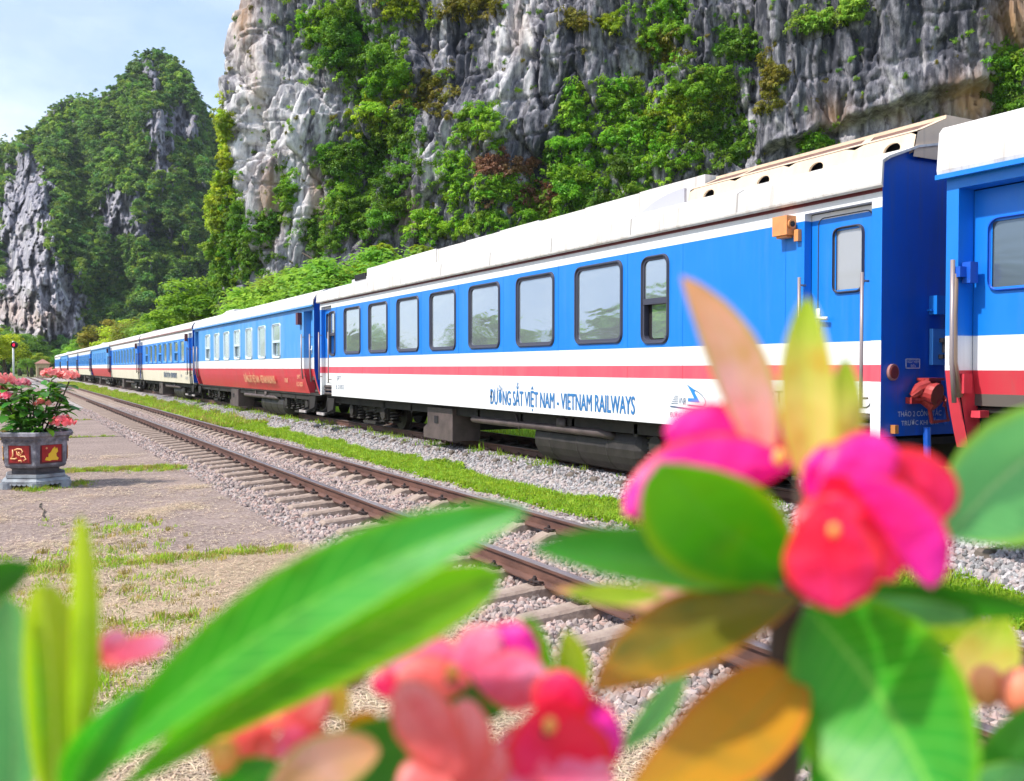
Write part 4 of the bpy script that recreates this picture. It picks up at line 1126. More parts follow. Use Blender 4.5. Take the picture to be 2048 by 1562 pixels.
disp += v1 * 1.35 - .45 * np.exp(-(e1 / .05) ** 2) + v2 * .46 - .16 * np.exp(-(e2 / .09) ** 2)
cur0 = sm((PX - 1500) / 50) * sm((2010 - PX) / 50)
disp = disp * (1 - .35 * cur0) + cur0 * (ridged(np.stack([S_ / 1.25 + .02 * Z_, Z_ / 34, one * 51], 1), 2) * .42 + ridged(np.stack([S_ / 3.1, Z_ / 40, one * 55], 1), 2) * .5)
# buttresses, gullies and the curtain over the cave line
disp += gs(PX, PY, [(540, 250, 110, 330, 2.6), (1020, 180, 70, 200, 1.4), (770, 350, 90, 260, -1.8), (1250, 200, 110, 250, -1.6), (1130, 360, 50, 160, -.9)])
line = 300 - (PX - 1540) * .30 + 14 * perlin(np.stack([PX / 45, one, one], 1))
cur = sm((PX - 1505) / 40) * sm((2000 - PX) / 40)
disp += cur * (sm((line - PY) / 16 + .5) * 1.9 - .5)
over = sm((470 - PX) / 40) * 0
line2 = 262 + (PX - 480) * .1
disp += sm((PX - 455) / 20) * sm((600 - PX) / 40) * sm((line2 - PY) / 12 + .5) * .9
flare = sm((94 - S_) / 22) * np.clip((29 - Z_) / 29, 0, 1) ** .9 * 7.4
disp *= 1.0 - .35 * sm((50 - S_) / 20)
Rr = BX + NX * disp - flare; Dd = BY + NY * disp + .05 * Z_ * (-NY) * 0 + .04 * Z_
PX2, PY2 = proj(Rr, Dd, Z_)
tone = gs(PX2, PY2, [(520, 330, 80, 190, .72), (610, 420, 55, 130, .8), (480, 110, 60, 120, .5), (610, 120, 60, 120, .45), (650, 230, 50, 60, .5), (870, 320, 45, 70, .5), (1010, 150, 45, 170, .75), (930, 100, 40, 120, .1),
                     (1640, 140, 70, 110, .12), (1780, 150, 90, 160, -.12), (1560, 200, 60, 120, -.1), (1420, 60, 40, 90, -.2), (1180, 60, 60, 160, -.25), (1720, 270, 60, 40, .3), (810, 430, 40, 40, .3)]) - .12
tone += .25 * fbm(np.stack([S_ / 7, Z_ / 16, one * 21], 1), 3)
och = gs(PX2, PY2, [(492, 60, 25, 70, .7), (540, 400, 25, 70, .9), (632, 410, 16, 80, .8), (1940, 205, 55, 45, 1.2), (2020, 50, 40, 70, 1.1), (1665, 235, 40, 30, .6), (520, 190, 22, 60, .4), (820, 430, 30, 40, .5), (1040, 60, 20, 60, .3), (1790, 240, 40, 30, .4), (690, 440, 40, 60, .3)])
cs, sn = math.cos(YAW), math.sin(YAW)
W_ = np.stack([Rr * cs + Dd * sn, -Rr * sn + Dd * cs, Z_], 1)
ii = np.arange((NU - 1) * (NV - 1)); r_, c_ = ii // (NU - 1), ii % (NU - 1); a_ = r_ * NU + c_
Fc = np.stack([a_, a_ + 1, a_ + NU + 1, a_ + NU], 1)
# plateau behind the brow so that the cliff is a solid hill
top0 = (NV - 1) * NU
back = W_[top0:] + np.array([sn, cs, 0]) * 60 + np.array([0, 0, 14.0])
Vc = np.concatenate([W_, back]); k_ = np.arange(NU - 1)
Fc = np.concatenate([Fc, np.stack([top0 + k_, top0 + k_ + 1, NU * NV + k_ + 1, NU * NV + k_], 1)])
me = np_mesh('limestone_cliff', Vc, Fc, [M_ROCK], smooth=False)
for nm, ar in (('tone', tone), ('ochre', och)):
    a = me.attributes.new(nm, 'FLOAT', 'POINT'); a.data.foreach_set('value', np.concatenate([ar, np.zeros(NU)]).astype(np.float32))
cliff = link_mesh('limestone_cliff', me); cliff['kind'] = 'structure'
bvh = BVHTree.FromPolygons([Vector(v) for v in Vc[::1]], [tuple(f) for f in Fc], all_triangles=False)

# ---- foliage meshes
def foliage(name, m, seed, nsub, nleaf, Rx, Rz, ls, sub=.36, up=.5, hole=0.0, droop=0.0, base_tint=0.0, asp=.5):
    r = np.random.RandomState(seed)
    d = r.normal(size=(nsub, 3)); d[:, 2] = np.abs(d[:, 2]) * 1.0 - .25; d /= np.linalg.norm(d, axis=1)[:, None]
    cen = d * np.array([Rx, Rx, Rz]) * r.uniform(.45, 1.0, nsub)[:, None]
    rad = Rx * sub * r.uniform(.55, 1.25, nsub)
    q = np.repeat(np.arange(nsub), nleaf); n = len(q)
    e = r.normal(size=(n, 3)); e[:, 2] += .35; e /= np.linalg.norm(e, axis=1)[:, None]
    pos = cen[q] + e * (rad[q] * r.uniform(.35, 1.05, n))[:, None] * np.array([1, 1, .62])
    nrm = e * (1 - up) + np.array([0, 0, up]) + r.normal(0, .33, (n, 3)); nrm /= np.linalg.norm(nrm, axis=1)[:, None]
    t = r.normal(size=(n, 3)); t -= nrm * np.sum(t * nrm, 1)[:, None]; t /= np.linalg.norm(t, axis=1)[:, None]
    w = np.cross(nrm, t); s = (ls * r.uniform(.6, 1.4, n))[:, None]
    V = np.stack([pos - t * s * .5, pos + w * s * asp * .5 + nrm * s * .08, pos + t * s * .5 - np.array([0, 0, droop]) * s, pos - w * s * asp * .5 + nrm * s * .08], 1).reshape(-1, 3)
    F = np.arange(4 * n).reshape(-1, 4)
    tint = np.repeat(np.clip(base_tint + r.rand(nsub)[q] * .55 + r.rand(n) * .45, 0, 1), 4)
    return np_mesh(name, V, F, [m], tint=tint)
L_DARK = leaf_mat('dark_cliff_leaves', (.055, .18, .018), (.17, .35, .03), .40)
L_MID = leaf_mat('mid_green_leaves', (.09, .28, .014), (.25, .47, .035), .42)
L_LIGHT = leaf_mat('light_green_leaves', (.13, .31, .025), (.30, .47, .06), .45)
L_YEL = leaf_mat('yellow_green_leaves', (.16, .30, .012), (.36, .47, .03), .48)
L_OLIVE = leaf_mat('olive_leaves', (.12, .15, .015), (.26, .24, .03), .4)
L_RED = leaf_mat('reddish_brown_leaves', (.20, .10, .05), (.34, .20, .10), .3)
L_FAR = leaf_mat('far_forest_leaves', (.05, .155, .028), (.16, .30, .05), .35, rnd=.5)
L_FARY = leaf_mat('far_light_forest_leaves', (.12, .27, .03), (.26, .40, .05), .35, rnd=.4)
M_TRUNK = mat('bark', (.13, .10, .075), .9, col2=(.06, .045, .035), vscale=5, stretch=(1, 1, .3), bump=.5)
KM = {'d': L_DARK, 'm': L_MID, 'y': L_YEL, 'l': L_LIGHT, 'o': L_OLIVE, 'r': L_RED}
bush_meshes = {}
for kd, mm in KM.items():
    bush_meshes[kd] = [foliage('cliff_bush', mm, 100 + i * 7 + ord(kd), 20, 105, 1.0, .85, .17, sub=.40, up=.45) for i in range(3)]
BW = {'d': 'dark green bush', 'm': 'green bush', 'y': 'bright yellow-green bush', 'l': 'light green bush', 'o': 'olive green bush', 'r': 'reddish brown shrub'}
def hit(px, py):
    h = bvh.ray_cast(ORG, ray(px, py).normalized(), 400)
    return h[0], h[1]
blobs = [  # centre x, y, half width, half height, count, kind, place
    (655, 60, 55, 55, 7, 'm', 'high on the cliff, right of the bare white buttress'), (715, 95, 65, 75, 8, 'd', 'high on the cliff above the dark gully'),
    (815, 22, 40, 25, 3, 'y', 'at the top edge of the photo, centre left'), (935, 18, 45, 18, 4, 'o', 'at the top edge of the photo above the grey column'),
    (765, 170, 65, 60, 8, 'm', 'in the upper part of the long green gully'), (855, 190, 45, 40, 4, 'o', 'on the right rim of the long green gully'),
    (745, 235, 35, 40, 4, 'y', 'in the middle of the long green gully'), (705, 330, 55, 55, 8, 'd', 'in the lower gully beside the white rock'),
    (745, 420, 65, 55, 8, 'd', 'at the foot of the long green gully'), (690, 390, 40, 60, 5, 'm', 'by the foot of the white rock face'), (800, 300, 45, 60, 5, 'd', 'right of the long green gully halfway up'),
    (965, 255, 40, 35, 4, 'm', 'on a ledge left of the smooth grey column'), (905, 345, 30, 50, 4, 'm', 'in the narrow cleft left of the grey column'),
    (520, 455, 50, 32, 5, 'd', 'under the bare white buttress'), (572, 385, 12, 40, 3, 'm', 'hanging down the white rock face'), (480, 530, 45, 40, 5, 'd', 'in the dark hollow at the left foot of the cliff'),
    (445, 290, 16, 60, 9, 'y', 'climbing the left edge of the cliff'), (435, 400, 20, 65, 10, 'y', 'on the vine slope left of the cliff'), (415, 500, 26, 60, 10, 'l', 'low on the vine slope left of the cliff'),
    (392, 600, 30, 45, 9, 'l', 'at the foot of the vine slope above the third carriage'), (460, 470, 22, 80, 6, 'd', 'in the shade right of the vine slope'), (430, 570, 35, 40, 5, 'd', 'at the dark foot of the vine slope'),
    (1150, 340, 55, 75, 9, 'm', 'on the green rib above the carriage roof'), (1150, 230, 18, 50, 4, 'm', 'in the upright crack above the green rib'), (1150, 45, 25, 15, 2, 'o', 'at the top of the upright crack'), (1228, 50, 14, 14, 2, 'y', 'alone on the smooth grey wall near the top'),
    (1335, 55, 48, 62, 7, 'm', 'at the top edge left of the fluted curtain'), (1320, 95, 30, 35, 3, 'o', 'below the top clump left of the fluted curtain'), (1245, 215, 45, 50, 7, 'm', 'in the upper left of the great thicket'),
    (1395, 195, 55, 45, 7, 'm', 'in the upper right of the great thicket'), (1350, 235, 50, 40, 6, 'y', 'at the bright heart of the great thicket'), (1290, 300, 75, 60, 10, 'm', 'in the lower half of the great thicket'),
    (1250, 330, 45, 60, 5, 'd', 'in the dark lower left of the great thicket'), (1420, 260, 45, 50, 6, 'd', 'at the lower right of the great thicket'), (1430, 165, 40, 25, 4, 'l', 'on the top right rim of the great thicket'), (1470, 95, 35, 35, 4, 'd', 'above the great thicket beside the curtain'),
    (1470, 290, 30, 35, 4, 'd', 'between the great thicket and the curtain'), (1000, 385, 55, 28, 6, 'm', 'just above the carriage roof in the centre'), (1010, 340, 45, 18, 4, 'r', 'on the ledge in the centre above the roof'), (1085, 420, 50, 30, 5, 'm', 'low above the roof by the green rib'), (1070, 400, 40, 20, 3, 'r', 'low above the roof beside the green rib'),
    (1628, 48, 36, 16, 4, 'l', 'growing on the fluted curtain near the top'), (1705, 25, 12, 18, 2, 'l', 'near the top of the fluted curtain'), (1625, 290, 22, 16, 3, 'm', 'just above the cream roof shroud'), (1545, 160, 12, 45, 3, 'o', 'along the left rim of the fluted curtain'),
    (2015, 135, 38, 40, 6, 'm', 'at the right edge of the photo'), (2020, 205, 32, 25, 4, 'd', 'at the right edge just above the roof'), (860, 455, 35, 25, 4, 'm', 'above the roof where the gully ends'), (960, 450, 45, 20, 4, 'm', 'above the roof left of the centre'), (640, 480, 40, 30, 4, 'd', 'behind the light trees at the cliff foot'), (1180, 420, 45, 25, 5, 'd', 'right above the roof below the green rib')]
bush_n = 0
creeper = []
for bi, (cx, cy, hx, hy, n, kd, place) in enumerate(blobs):
    made = []
    for j in range(n):
        a, q = rng.uniform(0, 6.28), math.sqrt(rng.rand())
        px, py = cx + hx * q * math.cos(a), cy + hy * q * math.sin(a)
        loc, nr = hit(px, py)
        if loc is None: continue
        dep = (loc - ORG).dot(FW)
        rad = min(3.0, max(.8, .46 * min(hx, hy, 62) * dep / FPX)) * rng.uniform(.75, 1.25)
        o = link_mesh('cliff_bush', bush_meshes[kd][rng.randint(3)])
        o.location = loc + Vector((nr.x, nr.y, 0)) * rad * .25 if nr.dot(ray(px, py)) < 0 else loc
        o.rotation_euler = (rng.normal(0, .2), rng.normal(0, .2), rng.uniform(0, 6.28)); o.scale = (rad, rad, rad * rng.uniform(.8, 1.25))
        made.append((o, (px - cx) / hx, (cy - py) / hy)); bush_n += 1
    terms = [('topmost', 0, 1.3), ('lowest', 0, -1.3), ('leftmost', -1.3, 0), ('rightmost', 1.3, 0), ('middle', 0, 0), ('upper left', -.8, .8), ('lower right', .8, -.8), ('upper right', .8, .8), ('lower left', -.8, -.8), ('inner', 0, .4)]
    for tn, ax, ay in (terms if len(made) > 1 else [('single', 0, 0)]):
        if not made: break
        b_ = min(made, key=lambda q: (q[1] - ax) ** 2 + (q[2] - ay) ** 2); made.remove(b_)
        tag(b_[0], tn + ' ' + BW[kd] + ' ' + place, 'bush', 'bushes ' + place)
    for j in range(n * 16):                                          # creepers between and round the bushes
        px, py = cx + hx * 1.0 * rng.normal(0, .62), cy + hy * 1.0 * rng.normal(0, .62)
        loc, nr = hit(px, py)
        if loc is not None and loc.z < 50: creeper.append((loc, kd))
cm = {kd: [loose('creeper_clump', foliage('creeper_clump', mm, 300 + i, 5, 30, .55, .5, .17, sub=.6, up=.3, droop=.3)) for i in range(2)] for kd, mm in KM.items()}
src = []; base_i = {}
for kd in sorted(cm): base_i[kd] = kd
for kd in sorted(set(k for _, k in creeper)):
    pts = [p for p, k in creeper if k == kd]
    scatter('creeper_cover', [tuple(p) for p in pts], rng.uniform(0, 6.28, (len(pts), 3)) * np.array([.08, .08, 1]), rng.uniform(.7, 1.7, len(pts)), rng.randint(0, 2, len(pts)), cm[kd])
# sparse tufts in the cracks
pts = []
for i in range(500):
    loc, nr = hit(rng.uniform(440, 2048), rng.uniform(-20, 560))
    if loc is not None: pts.append(tuple(loc))
scatter('crack_plants', pts, rng.uniform(0, 6.28, (len(pts), 3)) * np.array([.1, .1, 1]), rng.uniform(.35, .9, len(pts)), rng.randint(0, 4, len(pts)), [cm['o'][0], cm['m'][0], cm['d'][0], cm['l'][0]])

# ---- the far karst mountain
prof = np.array([(-160, 330), (-60, 305), (0, 283), (29, 275), (63, 258), (90, 232), (117, 206), (141, 192), (185, 190), (222, 182), (250, 150), (275, 118), (300, 103), (318, 98), (340, 103), (358, 118), (378, 140), (396, 172), (412, 208), (434, 245), (480, 300), (560, 400), (680, 560), (800, 690)], float)
MU, MV = 380, 250
mu = np.linspace(-160, 800, MU); topy = np.interp(mu, prof[:, 0], prof[:, 1])
topy += 12 + 4 * fbm(np.stack([mu / 22, mu * 0, mu * 0], 1), 3)
vv_ = np.linspace(0, 1, MV)
U, V_ = np.meshgrid(mu, vv_); U, V_ = U.ravel(), V_.ravel()
T = np.tile(topy, MV); Yp = T + (752 - T) * V_
one = np.ones_like(U)
dep = 415 - 95 * V_ ** .8
nzp = np.stack([U / 60, Yp / 150, one], 1)
dep += fbm(nzp, 4) * 17 - ridged(np.stack([U / 38, Yp / 130, one * 4], 1), 3) * 7 + fbm(np.stack([U / 14, Yp / 22, one], 1), 3) * 2.0 + ridged(np.stack([U / 7, Yp / 40, one * 6], 1), 2) * 1.2
dep -= gs(U, Yp, [(85, 560, 70, 190, 42), (320, 330, 45, 150, 16), (240, 440, 50, 60, 10)])
sv, se = shards(U / 13 + .3 * perlin(np.stack([U / 20, Yp / 30, one], 1)), Yp / 42, 9.0, .8); sv2, se2 = shards(U / 5, Yp / 15, 3.0, .8)
dep -= sv * 7 + sv2 * 2.2 - 2.5 * np.exp(-(se / .06) ** 2)
rr_ = (U - 1024) / FPX * dep; zz_ = HC + (736 - Yp) / FPX * dep
mW = np.stack([rr_ * cs + dep * sn, -rr_ * sn + dep * cs, zz_], 1)
rock = gs(U, Yp, [(70, 400, 40, 60, 1.3), (55, 500, 42, 70, 1.3), (95, 590, 70, 60, 1.5), (40, 640, 60, 40, 1.3), (120, 660, 50, 30, 1.2), (245, 420, 42, 42, 1.1), (235, 465, 30, 25, .9), (318, 250, 22, 60, .9), (335, 330, 28, 40, .8), (380, 265, 26, 34, .9), (365, 230, 22, 30, .6), (100, 250, 25, 30, .6), (60, 330, 26, 30, .6), (300, 470, 40, 25, .6), (20, 430, 20, 80, .5), (305, 160, 22, 40, .6)]) + .42 * fbm(np.stack([U / 30, Yp / 40, one * 3], 1), 3)
ii = np.arange((MU - 1) * (MV - 1)); r_, c_ = ii // (MU - 1), ii % (MU - 1); a_ = r_ * MU + c_
mF = np.stack([a_, a_ + 1, a_ + MU + 1, a_ + MU], 1)
bk = mW[:MU] + np.array([sn, cs, 0]) * 90; bk[:, 2] = -1
mV = np.concatenate([mW, bk]); k_ = np.arange(MU - 1)
mF = np.concatenate([mF, np.stack([k_, k_ + 1, MU * MV + k_ + 1, MU * MV + k_], 1)])
me = np_mesh('karst_mountain', mV, mF, [M_ROCKF], smooth=False)
mtone = .16 + gs(U, Yp, [(60, 480, 60, 120, .35), (90, 610, 80, 70, .6), (320, 300, 60, 80, .0)])
moch = gs(U, Yp, [(90, 640, 50, 25, .5), (20, 620, 30, 30, .4)])
for nm, ar in (('tone', mtone), ('ochre', moch)):
    a = me.attributes.new(nm, 'FLOAT', 'POINT'); a.data.foreach_set('value', np.concatenate([ar, np.zeros(MU)]).astype(np.float32))
mount = link_mesh('karst_mountain', me); mount['kind'] = 'structure'
ftree = [loose('forest_tree', foliage('forest_tree', L_FAR, 500 + i, 9, 34, 1.0, .9, .34, sub=.5, up=.5)) for i in range(4)]
ftree += [loose('forest_tree', foliage('forest_tree', L_FARY, 520 + i, 8, 34, 1.0, .9, .34, sub=.5, up=.5)) for i in range(2)]
cand = np.where((rock < .42 + rng.normal(0, .12, len(U))) & (U > -140) & (U < 620))[0]
# even density over the picture-facing slope
wgt = (752 - T[cand]); wgt /= wgt.sum()
sel = rng.choice(cand, 26000, p=wgt)
jit = rng.normal(0, .9, (len(sel), 3))
big = fbm(np.stack([U[sel] / 45, Yp[sel] / 45, np.full(len(sel), 9.)], 1), 3)
idx = np.where(rng.rand(len(sel)) < np.clip(.40 + .7 * big, .08, .9), rng.randint(4, 6, len(sel)), rng.randint(0, 4, len(sel)))
s_ = rng.uniform(.9, 2.5, len(sel)) * (1 - .45 * (Yp[sel] - T[sel] < 14)) * (1 - .35 * np.clip(rock[sel], 0, 1))
scatter('mountain_forest', mW[sel] + jit + np.array([0, 0, .6]), np.stack([0 * s_, 0 * s_, rng.uniform(0, 6.28, len(sel))], 1), np.stack([s_, s_, s_ * rng.uniform(.8, 1.3, len(sel))], 1), idx, ftree)

# ---- single trees: trunk with limbs, and a crown
def trunk_mesh(seed, h=1.0):
    r = np.random.RandomState(seed); mb = MB()
    mb.tube([(0, 0, -.05), (.01, .01, h * .25), (-.015, .02, h * .5), (.02, -.01, h * .72)], [.035, .027, .02, .012], 8)
    for i in range(7):
        a = r.uniform(0, 6.28); z0 = h * r.uniform(.3, .62); l = h * r.uniform(.18, .33)
        mb.tube([(0, .01, z0), (math.cos(a) * l * .5, math.sin(a) * l * .5, z0 + l * .45), (math.cos(a) * l, math.sin(a) * l, z0 + l * .8)], [.013, .009, .004], 5)
    return mb.build('trunk', [M_TRUNK], link=False, smooth=True)
trunks = [trunk_mesh(i) for i in range(3)]
def crown_mesh(m, seed, nsub=38, nl=230, ls=.036, rx=.36, rz=.42, **k):
    me = foliage('crown', m, seed, nsub, nl, rx, rz, ls, sub=.34, **k)
    me.transform(Matrix.Translation((0, 0, .56))); return me
CR = {'l': [crown_mesh(L_LIGHT, 700 + i, rx=.42, rz=.34, up=.7) for i in range(3)], 'y': [crown_mesh(L_YEL, 720 + i) for i in range(2)], 'm': [crown_mesh(L_MID, 740 + i) for i in range(3)], 'd': [crown_mesh(L_DARK, 760 + i) for i in range(2)], 'o': [crown_mesh(L_OLIVE, 780 + i) for i in range(2)]}
def tree(px, depth, topy, kd, label, group=None, name='tree', wide=1.0, pos=None, h=None):
    p = pos or at(px, 736, depth); h = h or (736 - topy) / FPX * depth + HC + .4
    t = empty(name, (p.x, p.y, -.42), rng.uniform(0, 6.28)); t.scale = (h * wide, h * wide, h)
    link_mesh('trunk', trunks[rng.randint(3)], t); link_mesh('crown', CR[kd][rng.randint(len(CR[kd]))], t)
    return tag(t, label, 'tree', group)
for px, dp, ty, kd, lb in [
    (545, 62, 538, 'l', 'light green feathery tree at the left end of the row under the white rock'), (585, 66, 520, 'l', 'second feathery tree from the left under the white rock'),
    (628, 64, 508, 'l', 'feathery light tree just left of the tallest one behind the pale blue carriage'), (672, 60, 496, 'l', 'light tree with a broad crown above the louvred roof hump'),
    (738, 60, 452, 'l', 'tallest light green tree behind the joint of the carriages'), (790, 63, 478, 'y', 'yellow-green tree right of the tallest light tree'),
    (835, 58, 487, 'l', 'light tree peeping over the white roof ridge'), (885, 56, 472, 'l', 'rightmost light tree top over the white roof ridge'),
    (395, 100, 560, 'm', 'green tree at the foot of the vine slope'), (352, 118, 600, 'l', 'light tree left of the vine slope behind the train'), (322, 135, 628, 'm', 'green tree above the third carriage roof'),
    (286, 140, 632, 'o', 'olive tree above the far carriages, between two green ones'), (250, 150, 640, 'y', 'yellow-green tree above the fourth carriage'), (216, 165, 642, 'o', 'broad olive tree above the far red skirted carriage'),
    (186, 180, 668, 'm', 'green tree above the small far carriages'), (160, 205, 686, 'm', 'small green tree where the train ends'), (128, 225, 690, 'd', 'dark tree behind the little hut'),
    (100, 235, 694, 'l', 'light tree left behind the hut roof'), (64, 215, 672, 'd', 'dark tree right of the signal post'), (40, 240, 660, 'd', 'dark tree behind the red signal light'),
    (8, 120, 664, 'y', 'yellow-green tree at the left edge of the photo'), (-22, 105, 650, 'y', 'yellow-green tree cut by the left edge'), (78, 205, 706, 'y', 'low yellow-green tree left of the hut'), (56, 190, 712, 'l', 'low light tree between signal post and hut')]:
    tree(px, dp, ty, kd, lb, wide=1.15 if dp < 80 else 1.35)
# trees behind the platform, off to the left: the carriage windows mirror them
for i in range(15):
    tree(0, 0, 0, 'm' if i % 3 else 'd', 'green tree behind the platform, mirrored in the carriage windows', 'trees behind the platform', pos=Vector((-13.5 - rng.uniform(0, 5), 22 + i * 6.5 + rng.uniform(-1.5, 1.5), 0)), h=rng.uniform(4.2, 7.0), wide=1.5)
# shrubs on the ground between the train and the cliff
for i in range(12):
    d_ = rng.uniform(40, 80); px = rng.uniform(880, 1150); p = at(px, 736, d_)
    if p.x < 13: continue
    o = link_mesh('ground_shrub', bush_meshes['m' if i % 2 else 'd'][i % 3]); s = rng.uniform(1.2, 2.6); o.location = (p.x, p.y, -.2); o.scale = (s * 1.3, s * 1.3, s); o.rotation_euler.z = rng.uniform(0, 6.28)
    tag(o, 'green shrub on the ground between the train and the cliff', 'bush', 'shrubs behind the train')
# ------------------------------------------------------------------ planter with flowers, signal, hut
M_POT = mat('grey_glazed_stone', (.12, .115, .135), .55, col2=(.36, .35, .40), vscale=7, bump=.6, bscale=18, contrast=(.42, .68))
M_POTL = mat('pale_pot_base', (.30, .33, .36), .6, col2=(.13, .13, .15), vscale=5, bump=.4, bscale=14, contrast=(.45, .72))
M_POTD = mat('dark_pot_waist', (.055, .05, .055), .7, col2=(.12, .11, .12), vscale=6)
M_PRED = mat('red_lacquer_panel', (.36, .010, .012), .45, col2=(.28, .008, .010), vscale=10)
M_PMAR = mat('panel_border', (.10, .012, .018), .5)
M_GOLD = mat('peach_gold_relief', (.82, .42, .18), .45)
M_YGOLD = mat('yellow_gold_relief', (.85, .52, .03), .45)
M_SOIL = mat('pot_soil', (.05, .03, .02), .95, col2=(.09, .06, .04), vscale=20, bump=.6)
def hexring(r, z, rot=0.0): return [(r * math.cos(R(60 * k + 30) + rot), r * math.sin(R(60 * k + 30) + rot), z) for k in range(6)]
def hexloft(mb, lst, mi=0, cap=True):
    v, f = [], []
    for r, z in lst: v += hexring(r, z)
    for i in range(len(lst) - 1): f += [(i * 6 + k, i * 6 + (k + 1) % 6, (i + 1) * 6 + (k + 1) % 6, (i + 1) * 6 + k) for k in range(6)]
    if cap: f += [tuple(range(6)), tuple(range((len(lst) - 1) * 6, len(lst) * 6))]
    return mb.add(v, f, mi)
pp_ = ORG + ray(72, 972) * ((PLAT_Z - HC) / ray(72, 972).z)
def make_planter(loc, rz, label):
    t = empty('planter', loc, rz); tag(t, label, 'planter')
    hexloft(MB(), [(.35, .27), (.40, .28), (.425, .31), (.435, .52), (.445, .62), (.475, .685), (.52, .70), (.525, .745), (.50, .755), (.455, .752), (.44, .70)], cap=False).build('bowl', [M_POT], t)
    hexloft(MB(), [(.44, .705), (.02, .715)], cap=False).build('soil', [M_SOIL], t)
    hexloft(MB(), [(.40, .192), (.33, .21), (.33, .262), (.37, .275)]).build('waist', [M_POTD], t)
    hexloft(MB(), [(.41, .055), (.455, .07), (.46, .10), (.40, .135), (.39, .142), (.41, .146), (.41, .185), (.38, .193)]).build('plinth', [M_POTL], t)
    for k in range(6):
        a = R(60 * k + 30); x, y = .40 * math.cos(a), .40 * math.sin(a)
        MB().prism([(x + .085 * math.cos(q), y + .085 * math.sin(q)) for q in np.linspace(0, 6.283, 11)[:-1]], 0, .085, axis='z').build('foot', [M_POTL], t)
        # scalloped fringe and panel on each face
        fa = R(60 * k + 60); n_ = Vector((math.cos(fa), math.sin(fa), 0)); u_ = Vector((-math.sin(fa), math.cos(fa), 0))
        def W(a_, z, o): return tuple(n_ * (.43 * .866 + (z - .3) * .02 + o) + u_ * a_ + Vector((0, 0, z)))
        m = MB(); h0, h1 = .335, .595
        m.add([W(-.155, h0, .004), W(.155, h0, .004), W(.155, h1, .004), W(-.155, h1, .004), W(-.155, h0, -.02), W(.155, h0, -.02), W(.155, h1, -.02), W(-.155, h1, -.02)],
              [(0, 1, 2, 3), (0, 1, 5, 4), (1, 2, 6, 5), (2, 3, 7, 6), (3, 0, 4, 7)], 1)
        m.add([W(-.135, h0 + .02, .009), W(.135, h0 + .02, .009), W(.135, h1 - .02, .009), W(-.135, h1 - .02, .009)], [(0, 1, 2, 3)], 0)
        pn = m.build('panel', [M_PRED, M_PMAR], t)
        g = MB()
        if k % 2 == 1:
            for st in ([(-.085, .06), (-.083, -.01), (-.10, -.045)], [(-.115, -.055), (-.06, -.06), (-.03, -.05)], [(-.06, .055), (-.02, .07), (.03, .065), (.05, .04), (.035, .01)],
                       [(-.03, .045), (-.025, .0), (0, -.015), (.03, -.005)], [(-.005, .03), (.01, .0)], [(.02, -.03), (.07, -.025), (.095, -.06), (.06, -.085)], [(-.01, -.085), (.02, -.08), (.035, -.10)]):
                g.tube([W(a_, .465 + z_ * 1.02, .012) for a_, z_ in st], .011, 6)
            g.build('relief', [M_GOLD], pn, smooth=True)
        else:
            P = [(-.095, -.085), (-.075, -.045), (-.05, -.05), (-.045, -.005), (-.015, .015), (.01, .06), (.045, .085), (.05, .05), (.075, .07), (.085, .02), (.06, -.005), (.065, -.045), (.095, -.07), (.08, -.095), (.0, -.09), (-.03, -.10)]
            g.add([W(a_, .465 + z_, .016) for a_, z_ in P] + [W(a_, .465 + z_, .006) for a_, z_ in P], [tuple(range(16))] + [(i, (i + 1) % 16, 16 + (i + 1) % 16, 16 + i) for i in range(16)], 0)
            g.tube([W(-.07, .53, .012), W(-.08, .545, .012)], .012, 6, 1)
            g.build('relief', [M_YGOLD, M_GOLD], pn)
        fr = MB()
        for q in range(7):
            c0 = -.2 + q * .0667
            fr.add([tuple(n_ * (.455 * .866 + .004) + u_ * (c0 + .033 * math.cos(w)) + Vector((0, 0, .075 + .03 * math.sin(w)))) for w in np.linspace(math.pi, 2 * math.pi, 7)] , [tuple(range(7))])
        fr.build('fringe', [M_POTL], t)
        cw = MB()
        for q in range(3):
            for w0 in (0, 2.2): cw.tube([W(-.14 + .14 * q + .05 * math.cos(w), .635 + .022 * math.sin(w + w0), .012 + .006) for w in np.linspace(0, 4.4, 8)], .007, 5)
        cw.build('carved_scroll', [M_POT], t, smooth=True)
    return t
face = math.atan2(-pp_.y, -pp_.x)
planter = make_planter((pp_.x, pp_.y, PLAT_Z), face - R(30), 'hexagonal grey stone planter with red panels and gold reliefs on the platform')
# leaves and flower heads of the planter's shrub
def pot_leaf_mesh(m, name='leaf'):
    V, F = [], []
    for i, (t, w) in enumerate(((0, .12), (.25, .6), (.55, 1), (.8, .8), (1, .05))):
        for s in (-1, 0, 1): V.append((t, s * w * .2, .10 * t * (1 - t) * 2 - .18 * t * t + (.04 * w if s else 0)))
    for i in range(4):
        for s in range(2): F.append((i * 3 + s, i * 3 + s + 1, i * 3 + 4 + s, i * 3 + 3 + s))
    return np_mesh(name, V, F, [m], smooth=True, tint=[.5] * len(V))
PL = [pot_leaf_mesh(leaf_mat('planter_leaf_dark', (.03, .13, .015), (.05, .19, .02), .3, .35, .35)), pot_leaf_mesh(leaf_mat('planter_leaf_green', (.06, .24, .02), (.10, .32, .03), .4, .35, .3)), pot_leaf_mesh(leaf_mat('planter_leaf_light', (.17, .36, .03), (.26, .44, .05), .45, .35, .3))]
M_PETS = leaf_mat('salmon_petal', (.84, .20, .20), (.88, .44, .38), .3, .5, .25)
M_PETP = leaf_mat('pink_petal', (.80, .10, .16), (.85, .3, .36), .3, .5, .25)
M_STEMG = mat('woody_stem', (.10, .085, .05), .8, col2=(.06, .045, .03), vscale=12)
